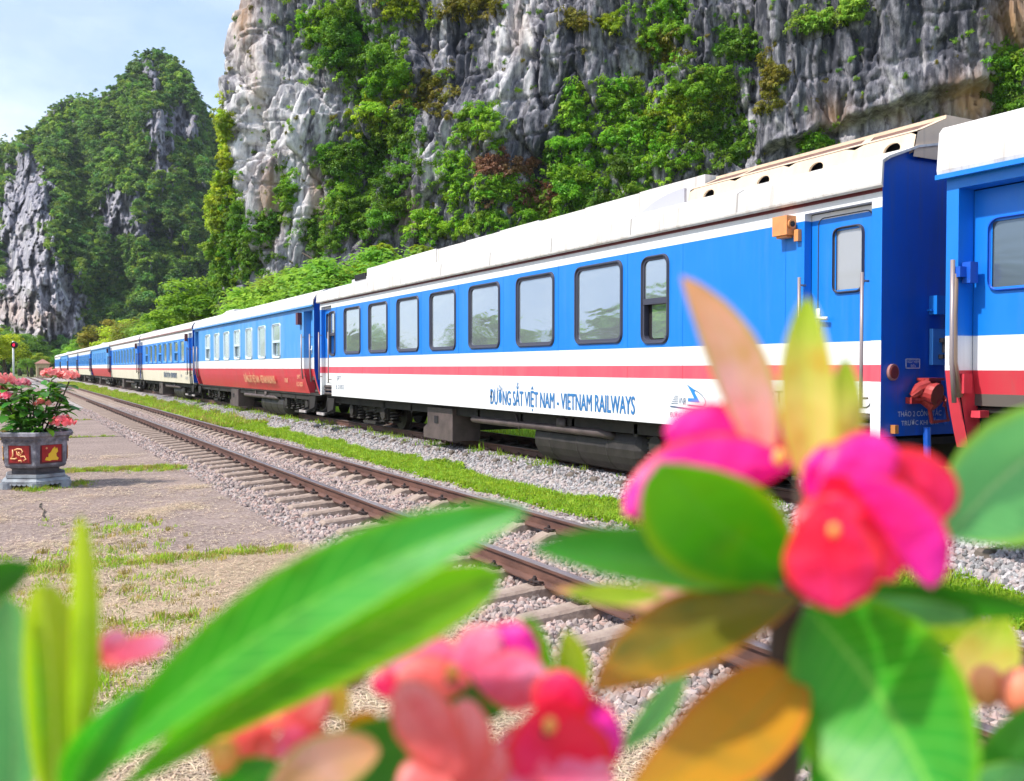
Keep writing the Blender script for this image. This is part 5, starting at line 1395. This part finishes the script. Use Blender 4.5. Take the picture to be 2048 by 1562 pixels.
M_BUD = mat('orange_bud', (.9, .38, .08), .5)
def head_mesh(m, seed, n=62, rad=.085):
    r = np.random.RandomState(seed); V, F, T = [], [], []
    for i in range(n):
        d = r.normal(size=3); d[2] = abs(d[2]) * .8; d /= np.linalg.norm(d); c = d * rad * r.uniform(.5, 1.0) * np.array([1.25, 1.25, .75])
        nr = d * .7 + r.normal(0, .35, 3); nr /= np.linalg.norm(nr); u = np.cross(nr, [0, 0, 1]) + 1e-3; u /= np.linalg.norm(u); w = np.cross(nr, u); s = .019 * r.uniform(.75, 1.3); o = len(V)
        V.append(c); T.append(.2); k = 7; ti = r.rand()
        for j in range(k): V.append(c + (u * math.cos(6.283 * j / k) + w * math.sin(6.283 * j / k)) * s + nr * s * .3); T.append(ti)
        F += [(o, o + 1 + j, o + 1 + (j + 1) % k) for j in range(k)]
    return np_mesh('flower_head', V, F, [m], tint=T)
heads = [head_mesh(M_PETS, 1), head_mesh(M_PETS, 2), head_mesh(M_PETP, 3)]
def planter_shrub(planter, label, spots, n_leaf=180):
    t = empty('flowering_shrub', planter.location + Vector((0, 0, .70))); tag(t, label, 'plant')
    for sx, dx, z, kd, rsz in spots:
        # sx: sideways in the picture, dx: towards the camera
        c = RT * sx - Vector((FW.x, FW.y, 0)) * dx + Vector((0, 0, z))
        st = MB(); st.tube([(c.x * .3, c.y * .3, .0), (c.x * .7, c.y * .7, z * .5), tuple(c - Vector((0, 0, .05)))], [.014, .012, .009], 6); st.build('stem', [M_STEMG], t, smooth=True)
        if kd >= 0:
            h = link_mesh('flower_head', heads[kd], t, c); h.scale = (rsz * 1.3,) * 3; h.rotation_euler.z = rng.uniform(0, 6.28)
        for j in range(9):
            zz_ = z - .03 - .28 * (j / 9) - rng.uniform(0, .04); f = max(.25, zz_ / z)
            b = Vector((c.x * f, c.y * f, zz_)); a = rng.uniform(0, 6.28)
            l = link_mesh('leaf', PL[min(2, max(0, int(rng.normal(.7 if kd >= 0 else 1.6, .7))))], t, b); s = rng.uniform(.17, .27)
            l.scale = (s, s, s); l.rotation_euler = (rng.normal(0, .25), rng.uniform(-.55, .25), a)
    for j in range(n_leaf):
        a, q = rng.uniform(0, 6.28), .34 * math.sqrt(rng.rand()); b = Vector((q * math.cos(a), q * math.sin(a), rng.uniform(.02, .58)))
        l = link_mesh('leaf', PL[rng.choice([0, 0, 0, 1, 1])], t, b); s = rng.uniform(.16, .27); l.scale = (s, s, s); l.rotation_euler = (rng.normal(0, .3), rng.uniform(-.6, .4), a + rng.normal(0, .8))
    t.scale = (1.05, 1.05, 1.14)
    # thin grass blades among the stems
    g = MB()
    for j in range(14):
        a = rng.uniform(0, 6.28); p = -Vector((FW.x, FW.y, 0)) * .22 + RT * rng.normal(-.06, .06); e = RT * rng.normal(0, .09); hh = rng.uniform(.25, .42)
        w = RT * .005
        g.add([tuple(p - w), tuple(p + w), tuple(p + e * .5 + w * .8 + Vector((0, 0, hh * .7))), tuple(p + e * .5 - w * .8 + Vector((0, 0, hh * .7))), tuple(p + e * 1.3 + Vector((0, 0, hh)))], [(0, 1, 2, 3), (3, 2, 4)])
    g.build('grass_blades', [leaf_mat('blade_green', (.12, .28, .05), (.2, .4, .1), .4)], t)
    return t
planter_shrub(planter, 'shrub with salmon pink flower heads filling the hexagonal grey planter',
              [(-.40, .05, .63, 0, 1.25), (-.30, .15, .44, 2, .9), (-.18, .0, .60, 0, .9), (-.47, 0, .52, 1, .9), (.22, 0, .70, 1, 1.15), (.42, -.05, .68, 0, 1.0), (.16, .1, .36, 1, .9), (.42, .15, .14, 2, 1.15), (0, .05, .54, -1, 1), (-.04, .1, .46, -1, 1), (.33, .0, .50, -1, 1), (-.3, .1, .3, -1, 1), (.38, .1, .25, -1, 1)])
sp = MB()                                                            # small spiky variegated plant on the rim
o_ = planter.location + Vector((0, 0, .74)) + RT * -.33 - Vector((FW.x, FW.y, 0)) * .20
for j in range(26):
    a = rng.uniform(0, 6.28); e = rng.uniform(.05, .8); d = Vector((math.cos(a) * math.cos(e), math.sin(a) * math.cos(e), math.sin(e) * .7)); l = rng.uniform(.1, .2); w = d.cross(Vector((0, 0, 1))).normalized() * .011
    sp.add([tuple(w * .6), tuple(-w * .6), tuple(d * l * .5 - w), tuple(d * l * .5 + w), tuple(d * l - Vector((0, 0, .03)))], [(0, 1, 2, 3), (3, 2, 4)])
o = sp.build('spiky_plant', [leaf_mat('variegated_blade', (.34, .30, .10), (.2, .22, .08), .3)]); o.location = o_
tag(o, 'small spiky yellowish plant hanging over the left rim of the planter', 'plant')

# signal post with a red light
q = at(27, 736, 84); M_SPOST = mat('white_post', (.72, .74, .74), .5, var=.2)
sg = empty('signal_post', (q.x, q.y, PLAT_Z)); tag(sg, 'slim white signal post with a round black head showing red', 'signal')
hz = (736 - 690) / FPX * 84 + HC - PLAT_Z
MB().tube([(0, 0, 0), (0, 0, hz + .35)], .085, 10).build('post', [M_SPOST], sg, smooth=True)
hd = MB(); hd.tube([tuple(RT * .13 + Vector((0, 0, hz)) + Vector((FW.x, FW.y, 0)) * .05), tuple(RT * .13 + Vector((0, 0, hz)) - Vector((FW.x, FW.y, 0)) * .12)], .29, 20)
hd.tube([tuple(RT * .13 + Vector((0, 0, hz)) - Vector((FW.x, FW.y, 0)) * .115), tuple(RT * .13 + Vector((0, 0, hz)) - Vector((FW.x, FW.y, 0)) * .32)], [.20, .19], 16, cap=False)
hd.box(-.02, .2, -.05, .05, hz - .35, hz - .30)
head = hd.build('signal_head', [mat('signal_black', (.03, .015, .018), .6)], sg)
ml = bpy.data.materials.new('red_signal_light'); ml.use_nodes = True; b_ = ml.node_tree.nodes['Principled BSDF']; b_.inputs['Base Color'].default_value = (.5, .01, .04, 1); b_.inputs['Emission Color'].default_value = (1, .02, .08, 1); b_.inputs['Emission Strength'].default_value = .9
ln = MB(); c = RT * .13 + Vector((0, 0, hz)) - Vector((FW.x, FW.y, 0)) * .14
ln.tube([tuple(c), tuple(c - Vector((FW.x, FW.y, 0)) * .03)], [.13, .10], 14); ln.build('red_lens', [ml], head)

# small cream hut by the line
hq = at(89, 736, 172); M_HUT = mat('hut_plaster', (.62, .50, .30), .85, var=.25, vscale=3); M_TILE = mat('hut_tiles', (.38, .20, .15), .85, col2=(.28, .13, .10), vscale=6)
hut = empty('hut', (hq.x - .3, hq.y, -.40), 0); tag(hut, 'little cream hut with a tiled pyramid roof at the far end of the track', 'hut')
m = MB(); w, hh = 1.05, 2.75
m.box(-w, w, -w, -w + .12, 0, .6); m.box(-w, -w + .35, -w, -w + .12, .6, hh); m.box(w - .6, w, -w, -w + .12, .6, hh); m.box(-w + .35, w - .6, -w, -w + .12, 2.0, hh)
m.box(-w, -w + .12, -w + .121, w, 0, hh); m.box(w - .12, w, -w + .121, w, 0, hh); m.box(-w + .121, w - .121, w - .12, w, 0, hh); m.box(-w - .12, w + .12, -w - .12, w + .12, hh - .35, hh - .2); m.build('wall', [M_HUT], hut)
m = MB(); m.add([(-w - .3, -w - .3, hh), (w + .3, -w - .3, hh), (w + .3, w + .3, hh), (-w - .3, w + .3, hh), (0, 0, hh + .85)], [(0, 1, 4), (1, 2, 4), (2, 3, 4), (3, 0, 4), (0, 1, 2, 3)]); m.build('roof', [M_TILE], hut)
MB().box(-w + .36, w - .61, -w + .03, -w + .08, .61, 1.98).build('door', [mat('hut_door', (.30, .16, .08), .7)], hut)
# ------------------------------------------------------------------ flowering plants right in front of the lens
def near_mat(name, c, edge, tip, vein, trans=.42, rough=.42, blot=None):
    """leaf or petal: colours along (t) and across (s) the blade, a midrib, soft blotches, light passing through"""
    m = bpy.data.materials.new(name); m.use_nodes = True
    t = m.node_tree; t.nodes.clear(); lk = t.links.new
    out = N(t, 'ShaderNodeOutputMaterial'); a = N(t, 'ShaderNodeAttribute', attribute_name='blade')
    sp_ = N(t, 'ShaderNodeSeparateXYZ'); lk(a.outputs['Vector'], sp_.inputs[0])
    def mix(f, A, B):
        x = N(t, 'ShaderNodeMix', data_type='RGBA')
        lk(f, x.inputs['Factor'])
        for k, q in (('A', A), ('B', B)):
            if isinstance(q, tuple): x.inputs[k].default_value = (*q, 1)
            else: lk(q, x.inputs[k])
        return x.outputs['Result']
    def mr(v, a0, a1):
        x = N(t, 'ShaderNodeMapRange', interpolation_type='SMOOTHSTEP'); x.inputs[1].default_value, x.inputs[2].default_value = a0, a1; lk(v, x.inputs[0]); return x.outputs[0]
    ab = N(t, 'ShaderNodeMath', operation='ABSOLUTE'); lk(sp_.outputs['Y'], ab.inputs[0])
    col = mix(mr(sp_.outputs['X'], .35, 1.0), c, tip)
    tcn = N(t, 'ShaderNodeTexCoord'); n = N(t, 'ShaderNodeTexNoise'); n.inputs['Scale'].default_value = 38; n.inputs['Detail'].default_value = 4; lk(tcn.outputs['Object'], n.inputs[0])
    col = mix(mr(n.outputs['Fac'], .45, .75), col, blot or tuple(x * .7 for x in c))
    col = mix(mr(ab.outputs[0], .72, 1.0), col, edge)
    ph = N(t, 'ShaderNodeMath', operation='MULTIPLY_ADD'); ph.inputs[1].default_value = -.16; lk(ab.outputs[0], ph.inputs[0]); lk(sp_.outputs['X'], ph.inputs[2])
    sn_ = N(t, 'ShaderNodeMath', operation='MULTIPLY'); sn_.inputs[1].default_value = 88; lk(ph.outputs[0], sn_.inputs[0])
    si = N(t, 'ShaderNodeMath', operation='SINE'); lk(sn_.outputs[0], si.inputs[0])
    vf = N(t, 'ShaderNodeMath', operation='MULTIPLY'); vf.inputs[1].default_value = .5; lk(mr(si.outputs[0], .8, 1.0), vf.inputs[0])
    col = mix(vf.outputs[0], col, vein)
    col = mix(mr(ab.outputs[0], .075, .0), col, vein)
    pb = N(t, 'ShaderNodeBsdfPrincipled'); pb.inputs['Roughness'].default_value = rough; lk(col, pb.inputs['Base Color'])
    bp = N(t, 'ShaderNodeBump'); bp.inputs['Strength'].default_value = .5; bp.inputs['Distance'].default_value = .002
    lk(n.outputs['Fac'], bp.inputs['Height']); lk(bp.outputs[0], pb.inputs['Normal'])
    g = N(t, 'ShaderNodeHueSaturation'); g.inputs['Value'].default_value = 1.5; g.inputs['Saturation'].default_value = 1.05; lk(col, g.inputs['Color'])
    tr = N(t, 'ShaderNodeBsdfTranslucent'); lk(g.outputs[0], tr.inputs[0])
    ms = N(t, 'ShaderNodeMixShader'); ms.inputs[0].default_value = trans; lk(pb.outputs[0], ms.inputs[1]); lk(tr.outputs[0], ms.inputs[2]); lk(ms.outputs[0], out.inputs[0])
    return m
NG = near_mat('near_green_leaf', (.05, .38, .016), (.14, .45, .01), (.045, .35, .045), (.18, .54, .06), .45)
NG2 = near_mat('near_bright_leaf', (.07, .40, .010), (.30, .52, .01), (.18, .50, .02), (.30, .56, .06), .5)
NMID = near_mat('near_mid_leaf', (.045, .26, .012), (.20, .34, .01), (.10, .34, .02), (.07, .28, .02), .4, blot=(.09, .30, .012))
NLIME = near_mat('near_lime_leaf', (.30, .50, .02), (.46, .56, .03), (.42, .55, .03), (.5, .6, .12), .5)
NPALE = near_mat('near_pale_leaf', (.13, .46, .13), (.28, .54, .05), (.18, .50, .14), (.3, .56, .2), .45, .3)
ND = near_mat('near_dark_leaf', (.035, .21, .010), (.09, .29, .01), (.045, .28, .012), (.06, .24, .03), .3)
NOR = near_mat('near_orange_leaf', (.62, .27, .012), (.66, .20, .02), (.60, .30, .02), (.45, .28, .02), .4, blot=(.42, .24, .02))
NOL = near_mat('near_olive_leaf', (.17, .17, .012), (.50, .18, .015), (.55, .24, .02), (.2, .2, .03), .4, blot=(.10, .13, .012))
NPEACH = near_mat('near_peach_bract', (.86, .46, .40), (.50, .42, .06), (.80, .38, .16), (.76, .45, .28), .4, blot=(.66, .36, .10))
NYG = near_mat('near_yellow_bract', (.76, .60, .16), (.60, .60, .08), (.34, .52, .02), (.60, .62, .08), .45, blot=(.62, .36, .04))
PM = near_mat('magenta_petal', (.88, .012, .34), (.88, .05, .05), (.88, .03, .42), (.84, .03, .28), .35, blot=(.88, .02, .26))
PR = near_mat('red_petal', (.88, .015, .06), (.86, .04, .03), (.88, .03, .16), (.8, .01, .05), .35, blot=(.86, .03, .2))
PP = near_mat('pink_petal_near', (.87, .16, .32), (.87, .14, .12), (.88, .36, .56), (.8, .14, .24), .35, blot=(.84, .1, .16))
PS = near_mat('salmon_petal_near', (.84, .16, .15), (.85, .14, .08), (.86, .30, .30), (.75, .10, .10), .35, blot=(.84, .08, .10))
M_STEMN = mat('near_thorny_stem', (.045, .030, .022), .8, col2=(.09, .06, .04), vscale=40, bump=.4)
def blade(name, base, tip, width, m, parent, mid=(0, 0), roll=0.0, fold=.18, peak=1.0, blunt=.75, dd=(0, 0, 0), D=.36, cup=0.0, wave=0.0, nt=26, ns=10, crinkle=.022):
    """leaf from base to tip (picture pixels of its place, at a depth in metres), half width in pixels; mid bows it; dd moves base, middle, tip in depth"""
    b = at(base[0], base[1], D + dd[0]); e = at(tip[0], tip[1], D + dd[2])
    c = at((base[0] + tip[0]) / 2 + mid[0] * 2, (base[1] + tip[1]) / 2 + mid[1] * 2, D + dd[1])
    V, F, B = [], [], []
    W = width / FPX * D
    for i in range(nt + 1):
        t = i / nt
        p = b * (1 - t) ** 2 + c * 2 * t * (1 - t) + e * t * t
        tg = ((c - b) * (1 - t) + (e - c) * t).normalized()
        vw = (p - ORG).normalized()
        sd = tg.cross(vw).normalized()
        sd = Matrix.Rotation(roll, 3, tg) @ sd
        nr = tg.cross(sd).normalized()
        w = max(.02, math.sin(math.pi * min(1, max(0, t ** peak)) ) ** blunt) * W if t < 1 else .01 * W
        for j in range(ns + 1):
            s = -1 + 2 * j / ns
            q = p + sd * (s * w) + nr * (abs(s) ** 1.3 * fold * w - cup * s * s * W * (1 if t > .3 else t / .3)) + nr * (wave * W * math.sin(t * 11 + (2 if s > 0 else 0)) * s * s)
            V.append(tuple(q)); B.append((t, s, 0))
    for i in range(nt):
        for j in range(ns): a = i * (ns + 1) + j; F.append((a, a + 1, a + ns + 2, a + ns + 1))
    V = np.array(V); q_ = (V - V.mean(0)) / W
    V = V + np.outer(fbm(q_ * 1.9 + base[0] * .37 + tip[1] * .11, 3), FW) * W * crinkle * 1.6 + np.outer(fbm(q_ * 2.4 + 31 + tip[0] * .21, 3), UP) * W * crinkle
    me = np_mesh(name, np.array(V) - np.array(parent.location), F, [m], smooth=True)
    at_ = me.attributes.new('blade', 'FLOAT_VECTOR', 'POINT'); at_.data.foreach_set('vector', np.array(B, dtype=np.float32).ravel())
    return link_mesh(name, me, parent)
def bud(name, px, py, r, D, m, parent):
    import bmesh
    bm = bmesh.new(); bmesh.ops.create_uvsphere(bm, u_segments=14, v_segments=9, radius=r / FPX * D)
    for v in bm.verts: v.co.z *= 1.25
    me = bpy.data.meshes.new(name); bm.to_mesh(me); bm.free(); me.materials.append(m)
    for p in me.polygons: p.use_smooth = True
    return link_mesh(name, me, parent, at(px, py, D) - parent.location)
def stalk(name, pts, r, parent, m=None, thorns=0):
    P = [at(x, y, d) - Vector(parent.location) for x, y, d in pts]
    mb = MB(); mb.tube([tuple(p) for p in P], [q / FPX * .36 for q in r], 10)
    for i in range(thorns):
        k = rng.randint(len(P) - 1); t = rng.rand(); p = P[k].lerp(P[k + 1], t); a = rng.uniform(0, 6.28); d = RT * math.cos(a) + Vector((FW.x, FW.y, 0)) * math.sin(a) + Vector((0, 0, .2)); r0 = r[k] / FPX * .36
        mb.tube([tuple(p + d * r0 * .6), tuple(p + d * (r0 + .009))], [.0012, .0002], 5)
    return mb.build(name, [m or M_STEMN], parent, smooth=True)
def petal(cx, cy, tipx, tipy, w, m, parent, D, **k):
    kw = dict(fold=.10, peak=1.25, blunt=.55, cup=.25, nt=24, ns=16, crinkle=.055); kw.update(k)
    return blade('petal', (cx, cy), (tipx, tipy), w, m, parent, D=D, **kw)
# the stone planter these plants grow in stands under the lens, out of the picture
ctr = at(1024, 781, .62)
pot2 = dup_tree(planter); pot2.location = (ctr.x, ctr.y, PLAT_Z); pot2['label'] = 'hexagonal grey planter under the lens holding the nearest flowers'
def plant_root(label, px):
    p = at(px, 1562, .45); e = empty('flowering_plant', (p.x, p.y, PLAT_Z + .70)); return tag(e, label, 'plant')

# ---- plant at the right: tall stem, rosette of leaves, red and magenta flowers
A = plant_root('blurred plant at the right with red flowers, orange leaves and one thick stem', 1570)
stalk('stem', [(1568, 1095, .40), (1575, 1180, .40), (1570, 1350, .40), (1555, 1600, .41), (1560, 2300, .46)], [24, 34, 42, 46, 50], A, thorns=46)
stalk('flower_stalk', [(1580, 1180, .40), (1600, 1060, .39), (1600, 960, .385)], [16, 12, 9], A)
lf = lambda *a, **k: blade('leaf', *a, parent=A, **k)
lf((1905, 1075), (2190, 850), 130, NPALE, mid=(-30, -18), D=.42, roll=.5, fold=.3, dd=(0, 0, .03), peak=.85)
lf((1600, 1190), (2120, 1225), 42, ND, mid=(0, -12), D=.40, roll=.7, dd=(0, 0, -.05))
lf((1690, 1195), (1975, 1232), 30, NPALE, mid=(0, 8), D=.38, roll=.5)
lf((1610, 1215), (1900, 1680), 178, NG, mid=(20, -30), D=.37, roll=.35, fold=.25, dd=(.02, 0, -.04), peak=.95, blunt=.6)
lf((1595, 1170), (1062, 1098), 66, ND, mid=(0, -8), D=.38, roll=.55, fold=.3, dd=(.02, 0, -.03), peak=1.1)
lf((1600, 1195), (1188, 1385), 78, NOL, mid=(-18, -22), D=.37, roll=.3, fold=.25, dd=(.02, 0, -.03), peak=1.05)
lf((1585, 1340), (1255, 1600), 96, NOR, mid=(26, 14), D=.36, roll=.15, fold=.2, dd=(.03, 0, -.03), peak=.75, blunt=.6)
lf((1582, 1150), (1318, 925), 122, NMID, mid=(-22, 4), D=.365, roll=-.25, fold=.3, dd=(.03, 0, -.03), peak=1.15, blunt=.55)
lf((1560, 1215), (1105, 1178), 26, NPEACH, mid=(0, 4), D=.42, roll=.3)
lf((1330, 1190), (1130, 1185), 22, NLIME, mid=(0, 2), D=.40, roll=.3)
lf((1240, 1500), (1375, 1325), 30, NPALE, mid=(8, 6), D=.40, roll=.5)
lf((1890, 1420), (2010, 1230), 62, NYG, mid=(14, 0), D=.48, roll=.2)
lf((1790, 1230), (2000, 1290), 40, NLIME, mid=(10, -10), D=.50, roll=.2)
lf((1960, 1620), (2110, 1400), 60, ND, mid=(-10, 0), D=.42, roll=.4)
lf((1600, 1480), (1720, 1330), 36, ND, mid=(0, 10), D=.48, roll=.2)
lf((1620, 1560), (1790, 1420), 60, ND, mid=(0, -14), D=.47, roll=.3); lf((1600, 1600), (1850, 1520), 60, NG, mid=(0, -14), D=.46, roll=.3); lf((1545, 1640), (1400, 1500), 60, NG, mid=(0, 14), D=.46, roll=.3)
lf((1900, 1640), (2060, 1530), 50, NPALE, D=.41, roll=.3); lf((1550, 1580), (1600, 1400), 46, ND, D=.46, roll=.2)
# upright pair of bracts
lf((1528, 940), (1362, 552), 58, NPEACH, mid=(30, -14), D=.40, roll=.25, fold=.25, peak=.92)
lf((1630, 985), (1614, 592), 54, NYG, mid=(-6, 0), D=.39, roll=-.15, fold=.3, peak=.9, blunt=.6)
lf((1640, 990), (1690, 715), 44, NYG, mid=(14, -4), D=.405, roll=.4, fold=.2)
# magenta flower behind the green leaf and the red flower in front
f1 = bud('flower', 1560, 915, 14, .385, M_BUD, A)
for (tx, ty, w, mm, dd_) in ((1248, 1030, 78, PM, .0), (1330, 862, 74, PM, .01), (1432, 828, 70, PM, .012)):
    o = petal(1590, 930, tx, ty, w, mm, A, .392 + dd_, mid=(-4, -36) if tx < 1300 else (0, -10)); o.parent = f1; o.location = A.location - (f1.location + A.location) + Vector(o.location)
f2 = bud('flower', 1668, 1060, 12, .335, M_BUD, A)
for (bx0, by0, tx, ty, w, mm, D_, kw) in ((1740, 985, 1610, 930, 70, PM, .36, {}), (1700, 960, 1898, 1040, 76, PR, .362, dict(mid=(16, -30))), (1655, 950, 1790, 1165, 96, PR, .352, {}), (1700, 960, 1862, 1178, 58, PM, .343, dict(mid=(36, -24))), (1650, 1000, 1678, 1228, 96, PR, .335, dict(cup=.3)), (1720, 1000, 1600, 1090, 60, PR, .347, {}), (1640, 985, 1800, 905, 66, PM, .357, dict(mid=(0, -14)))):
    o = petal(bx0, by0, tx, ty, w, mm, A, D_, **kw); o.parent = f2; o.location = Vector(o.location) - f2.location
f3 = bud('bud', 1972, 1370, 34, .44, mat('orange_bloom', (.9, .34, .12), .5), A); bud('bud', 2040, 1385, 40, .43, mat('salmon_bud', (.80, .22, .12), .5), A); stalk('flower_stalk', [(1985, 1390, .44), (1950, 1500, .44), (1750, 1700, .45)], [8, 9, 10], A)
bud('bud', 1345, 1330, 16, .42, mat('red_bud', (.8, .05, .04), .5), A)

# ---- plant at the left: long blades sweeping to the right
Bp = plant_root('blurred plant at the lower left with one long broad green leaf sweeping right', 120)
lf = lambda *a, **k: blade('leaf', *a, parent=Bp, **k)
stalk('stem', [(150, 1470, .40), (140, 1560, .40), (120, 1700, .41), (150, 2400, .48)], [26, 34, 40, 46], Bp, thorns=16)
lf((185, 1545), (1056, 1022), 86, NG, mid=(-10, -72), D=.34, roll=-.35, fold=.36, dd=(.03, .0, -.02), peak=1.0, blunt=.62)
lf((230, 1590), (1006, 1146), 80, NG2, mid=(-6, -48), D=.365, roll=.35, fold=.3, dd=(.02, .0, .0), peak=1.7, blunt=.5)
lf((140, 1590), (285, 1372), 52, NG, mid=(-24, 8), D=.35, roll=.3, fold=.4, peak=.85)
lf((150, 1540), (160, 1030), 32, NLIME, mid=(10, 0), D=.37, roll=.5, fold=.3, blunt=.5)
lf((110, 1610), (80, 1165), 62, NLIME, mid=(10, 0), D=.375, roll=.35, fold=.4, blunt=.42, peak=1.1)
lf((20, 1640), (12, 1190), 60, NPALE, mid=(14, 0), D=.37, roll=-.3, fold=.3, blunt=.5)
lf((-90, 1230), (66, 1130), 40, ND, mid=(0, -18), D=.38, roll=.3)
lf((125, 1560), (205, 1330), 20, NG2, mid=(-6, 0), D=.385, roll=.3)
f4 = bud('flower', 190, 1310, 12, .40, M_BUD, Bp)
for (bx0, by0, tx, ty, w, mm) in ((195, 1315, 338, 1282, 26, PP), (195, 1315, 140, 1232, 30, PP), (175, 1300, 262, 1322, 22, PS), (190, 1318, 250, 1262, 24, PP)):
    o = petal(bx0, by0, tx, ty, w, mm, Bp, .40, cup=.1); o.parent = f4; o.location = Vector(o.location) - f4.location
stalk('flower_stalk', [(190, 1312, .402), (172, 1370, .402), (140, 1440, .402), (150, 1520, .40)], [8, 10, 10, 12], Bp, mat('red_brown_stalk', (.22, .05, .02), .6)); bud('bud', 148, 1442, 24, .398, M_BUD, Bp)

# ---- plant in the middle: salmon and pink flowers along the bottom edge
Cp = plant_root('blurred plant at the bottom centre with salmon and pink flower clusters', 800)
lf = lambda *a, **k: blade('leaf', *a, parent=Cp, **k)
stalk('stem', [(860, 1500, .41), (850, 1640, .42), (850, 2400, .50)], [26, 36, 44], Cp, thorns=12)
lf((600, 1640), (850, 1440), 84, ND, mid=(0, -10), D=.37, roll=.3, fold=.2); lf((1010, 1420), (860, 1370), 50, ND, mid=(0, -8), D=.385, roll=.2, blunt=.5)
lf((540, 1600), (760, 1500), 62, NPEACH, mid=(0, -24), D=.345, roll=.3, blunt=.55); lf((420, 1640), (560, 1525), 60, NG, mid=(0, -10), D=.38, roll=.3)
lf((1100, 1400), (1058, 1232), 40, NG2, mid=(-14, 0), D=.40, roll=.2, blunt=.55); lf((1140, 1420), (1130, 1258), 36, NLIME, mid=(10, 0), D=.395, roll=.2)
lf((690, 1440), (640, 1350), 30, NYG, mid=(0, -8), D=.40, roll=.3); lf((690, 1440), (770, 1480), 40, NOR, D=.39, roll=.3); lf((930, 1660), (700, 1600), 60, NG, D=.38, roll=.3)
f5 = bud('flower', 905, 1345, 14, .375, M_BUD, Cp)
for (bx0, by0, tx, ty, w, mm, D_) in ((960, 1330, 735, 1300, 48, PP, .385), (940, 1365, 790, 1350, 46, PS, .38), (900, 1340, 1000, 1270, 48, PP, .382), (940, 1345, 1100, 1370, 60, PP, .378), (970, 1360, 1060, 1262, 62, PM, .384), (880, 1350, 740, 1372, 34, PR, .383)):
    o = petal(bx0, by0, tx, ty, w, mm, Cp, D_); o.parent = f5; o.location = Vector(o.location) - f5.location
f6 = bud('flower', 1100, 1450, 13, .345, M_BUD, Cp)
for (bx0, by0, tx, ty, w, mm, D_) in ((1100, 1400, 1130, 1620, 112, PR, .352), (1060, 1470, 1250, 1480, 80, PM, .358), (1130, 1460, 990, 1570, 70, PP, .354), (1100, 1470, 1140, 1345, 62, PR, .36), (1070, 1540, 1230, 1560, 70, PP, .35)):
    o = petal(bx0, by0, tx, ty, w, mm, Cp, D_); o.parent = f6; o.location = Vector(o.location) - f6.location
f7 = bud('flower', 560, 1440, 16, .39, M_BUD, Cp)
for (bx0, by0, tx, ty, w, mm, D_) in ((560, 1450, 400, 1490, 46, PS, .385), (560, 1440, 490, 1360, 44, PS, .388), (555, 1440, 660, 1390, 46, PS, .386), (560, 1450, 650, 1500, 40, PS, .384), (540, 1460, 500, 1530, 42, PS, .383), (570, 1430, 585, 1375, 36, PP, .389), (520, 1450, 430, 1530, 40, PS, .382), (580, 1450, 600, 1520, 44, PP, .38)):
    o = petal(bx0, by0, tx, ty, w, mm, Cp, D_); o.parent = f7; o.location = Vector(o.location) - f7.location
bud('bud', 448, 1512, 30, .37, M_BUD, Cp); bud('bud', 705, 1335, 34, .39, mat('dusky_bud', (.36, .16, .10), .5), Cp)
f8 = bud('flower', 900, 1530, 14, .35, M_BUD, Cp)
for (bx0, by0, tx, ty, w, mm, D_) in ((925, 1560, 800, 1365, 62, PS, .345), (930, 1600, 930, 1400, 56, PS, .35), (900, 1560, 790, 1590, 62, PS, .343), (920, 1570, 1010, 1500, 50, PS, .352)):
    o = petal(bx0, by0, tx, ty, w, mm, Cp, D_); o.parent = f8; o.location = Vector(o.location) - f8.location
stalk('flower_stalk', [(905, 1350, .378), (870, 1420, .39), (860, 1520, .41)], [8, 10, 12], Cp); stalk('flower_stalk', [(1100, 1455, .35), (1000, 1560, .39), (860, 1700, .425)], [8, 10, 12], Cp); stalk('flower_stalk', [(560, 1445, .392), (680, 1560, .41), (850, 1700, .43)], [8, 10, 12], Cp)

# ------------------------------------------------------------------ humid air
hz_ = MB().box(-420, 420, -60, 560, -2.0, 165); hm = bpy.data.materials.new('humid_air'); hm.use_nodes = True
ht = hm.node_tree; ht.nodes.clear(); ho = N(ht, 'ShaderNodeOutputMaterial'); pv = N(ht, 'ShaderNodeVolumePrincipled')
pv.inputs['Color'].default_value = (.80, .88, 1.0, 1); pv.inputs['Density'].default_value = .00011; pv.inputs['Anisotropy'].default_value = .2
ht.links.new(pv.outputs[0], ho.inputs['Volume'])
haze = hz_.build('haze', [hm]); haze['kind'] = 'stuff'
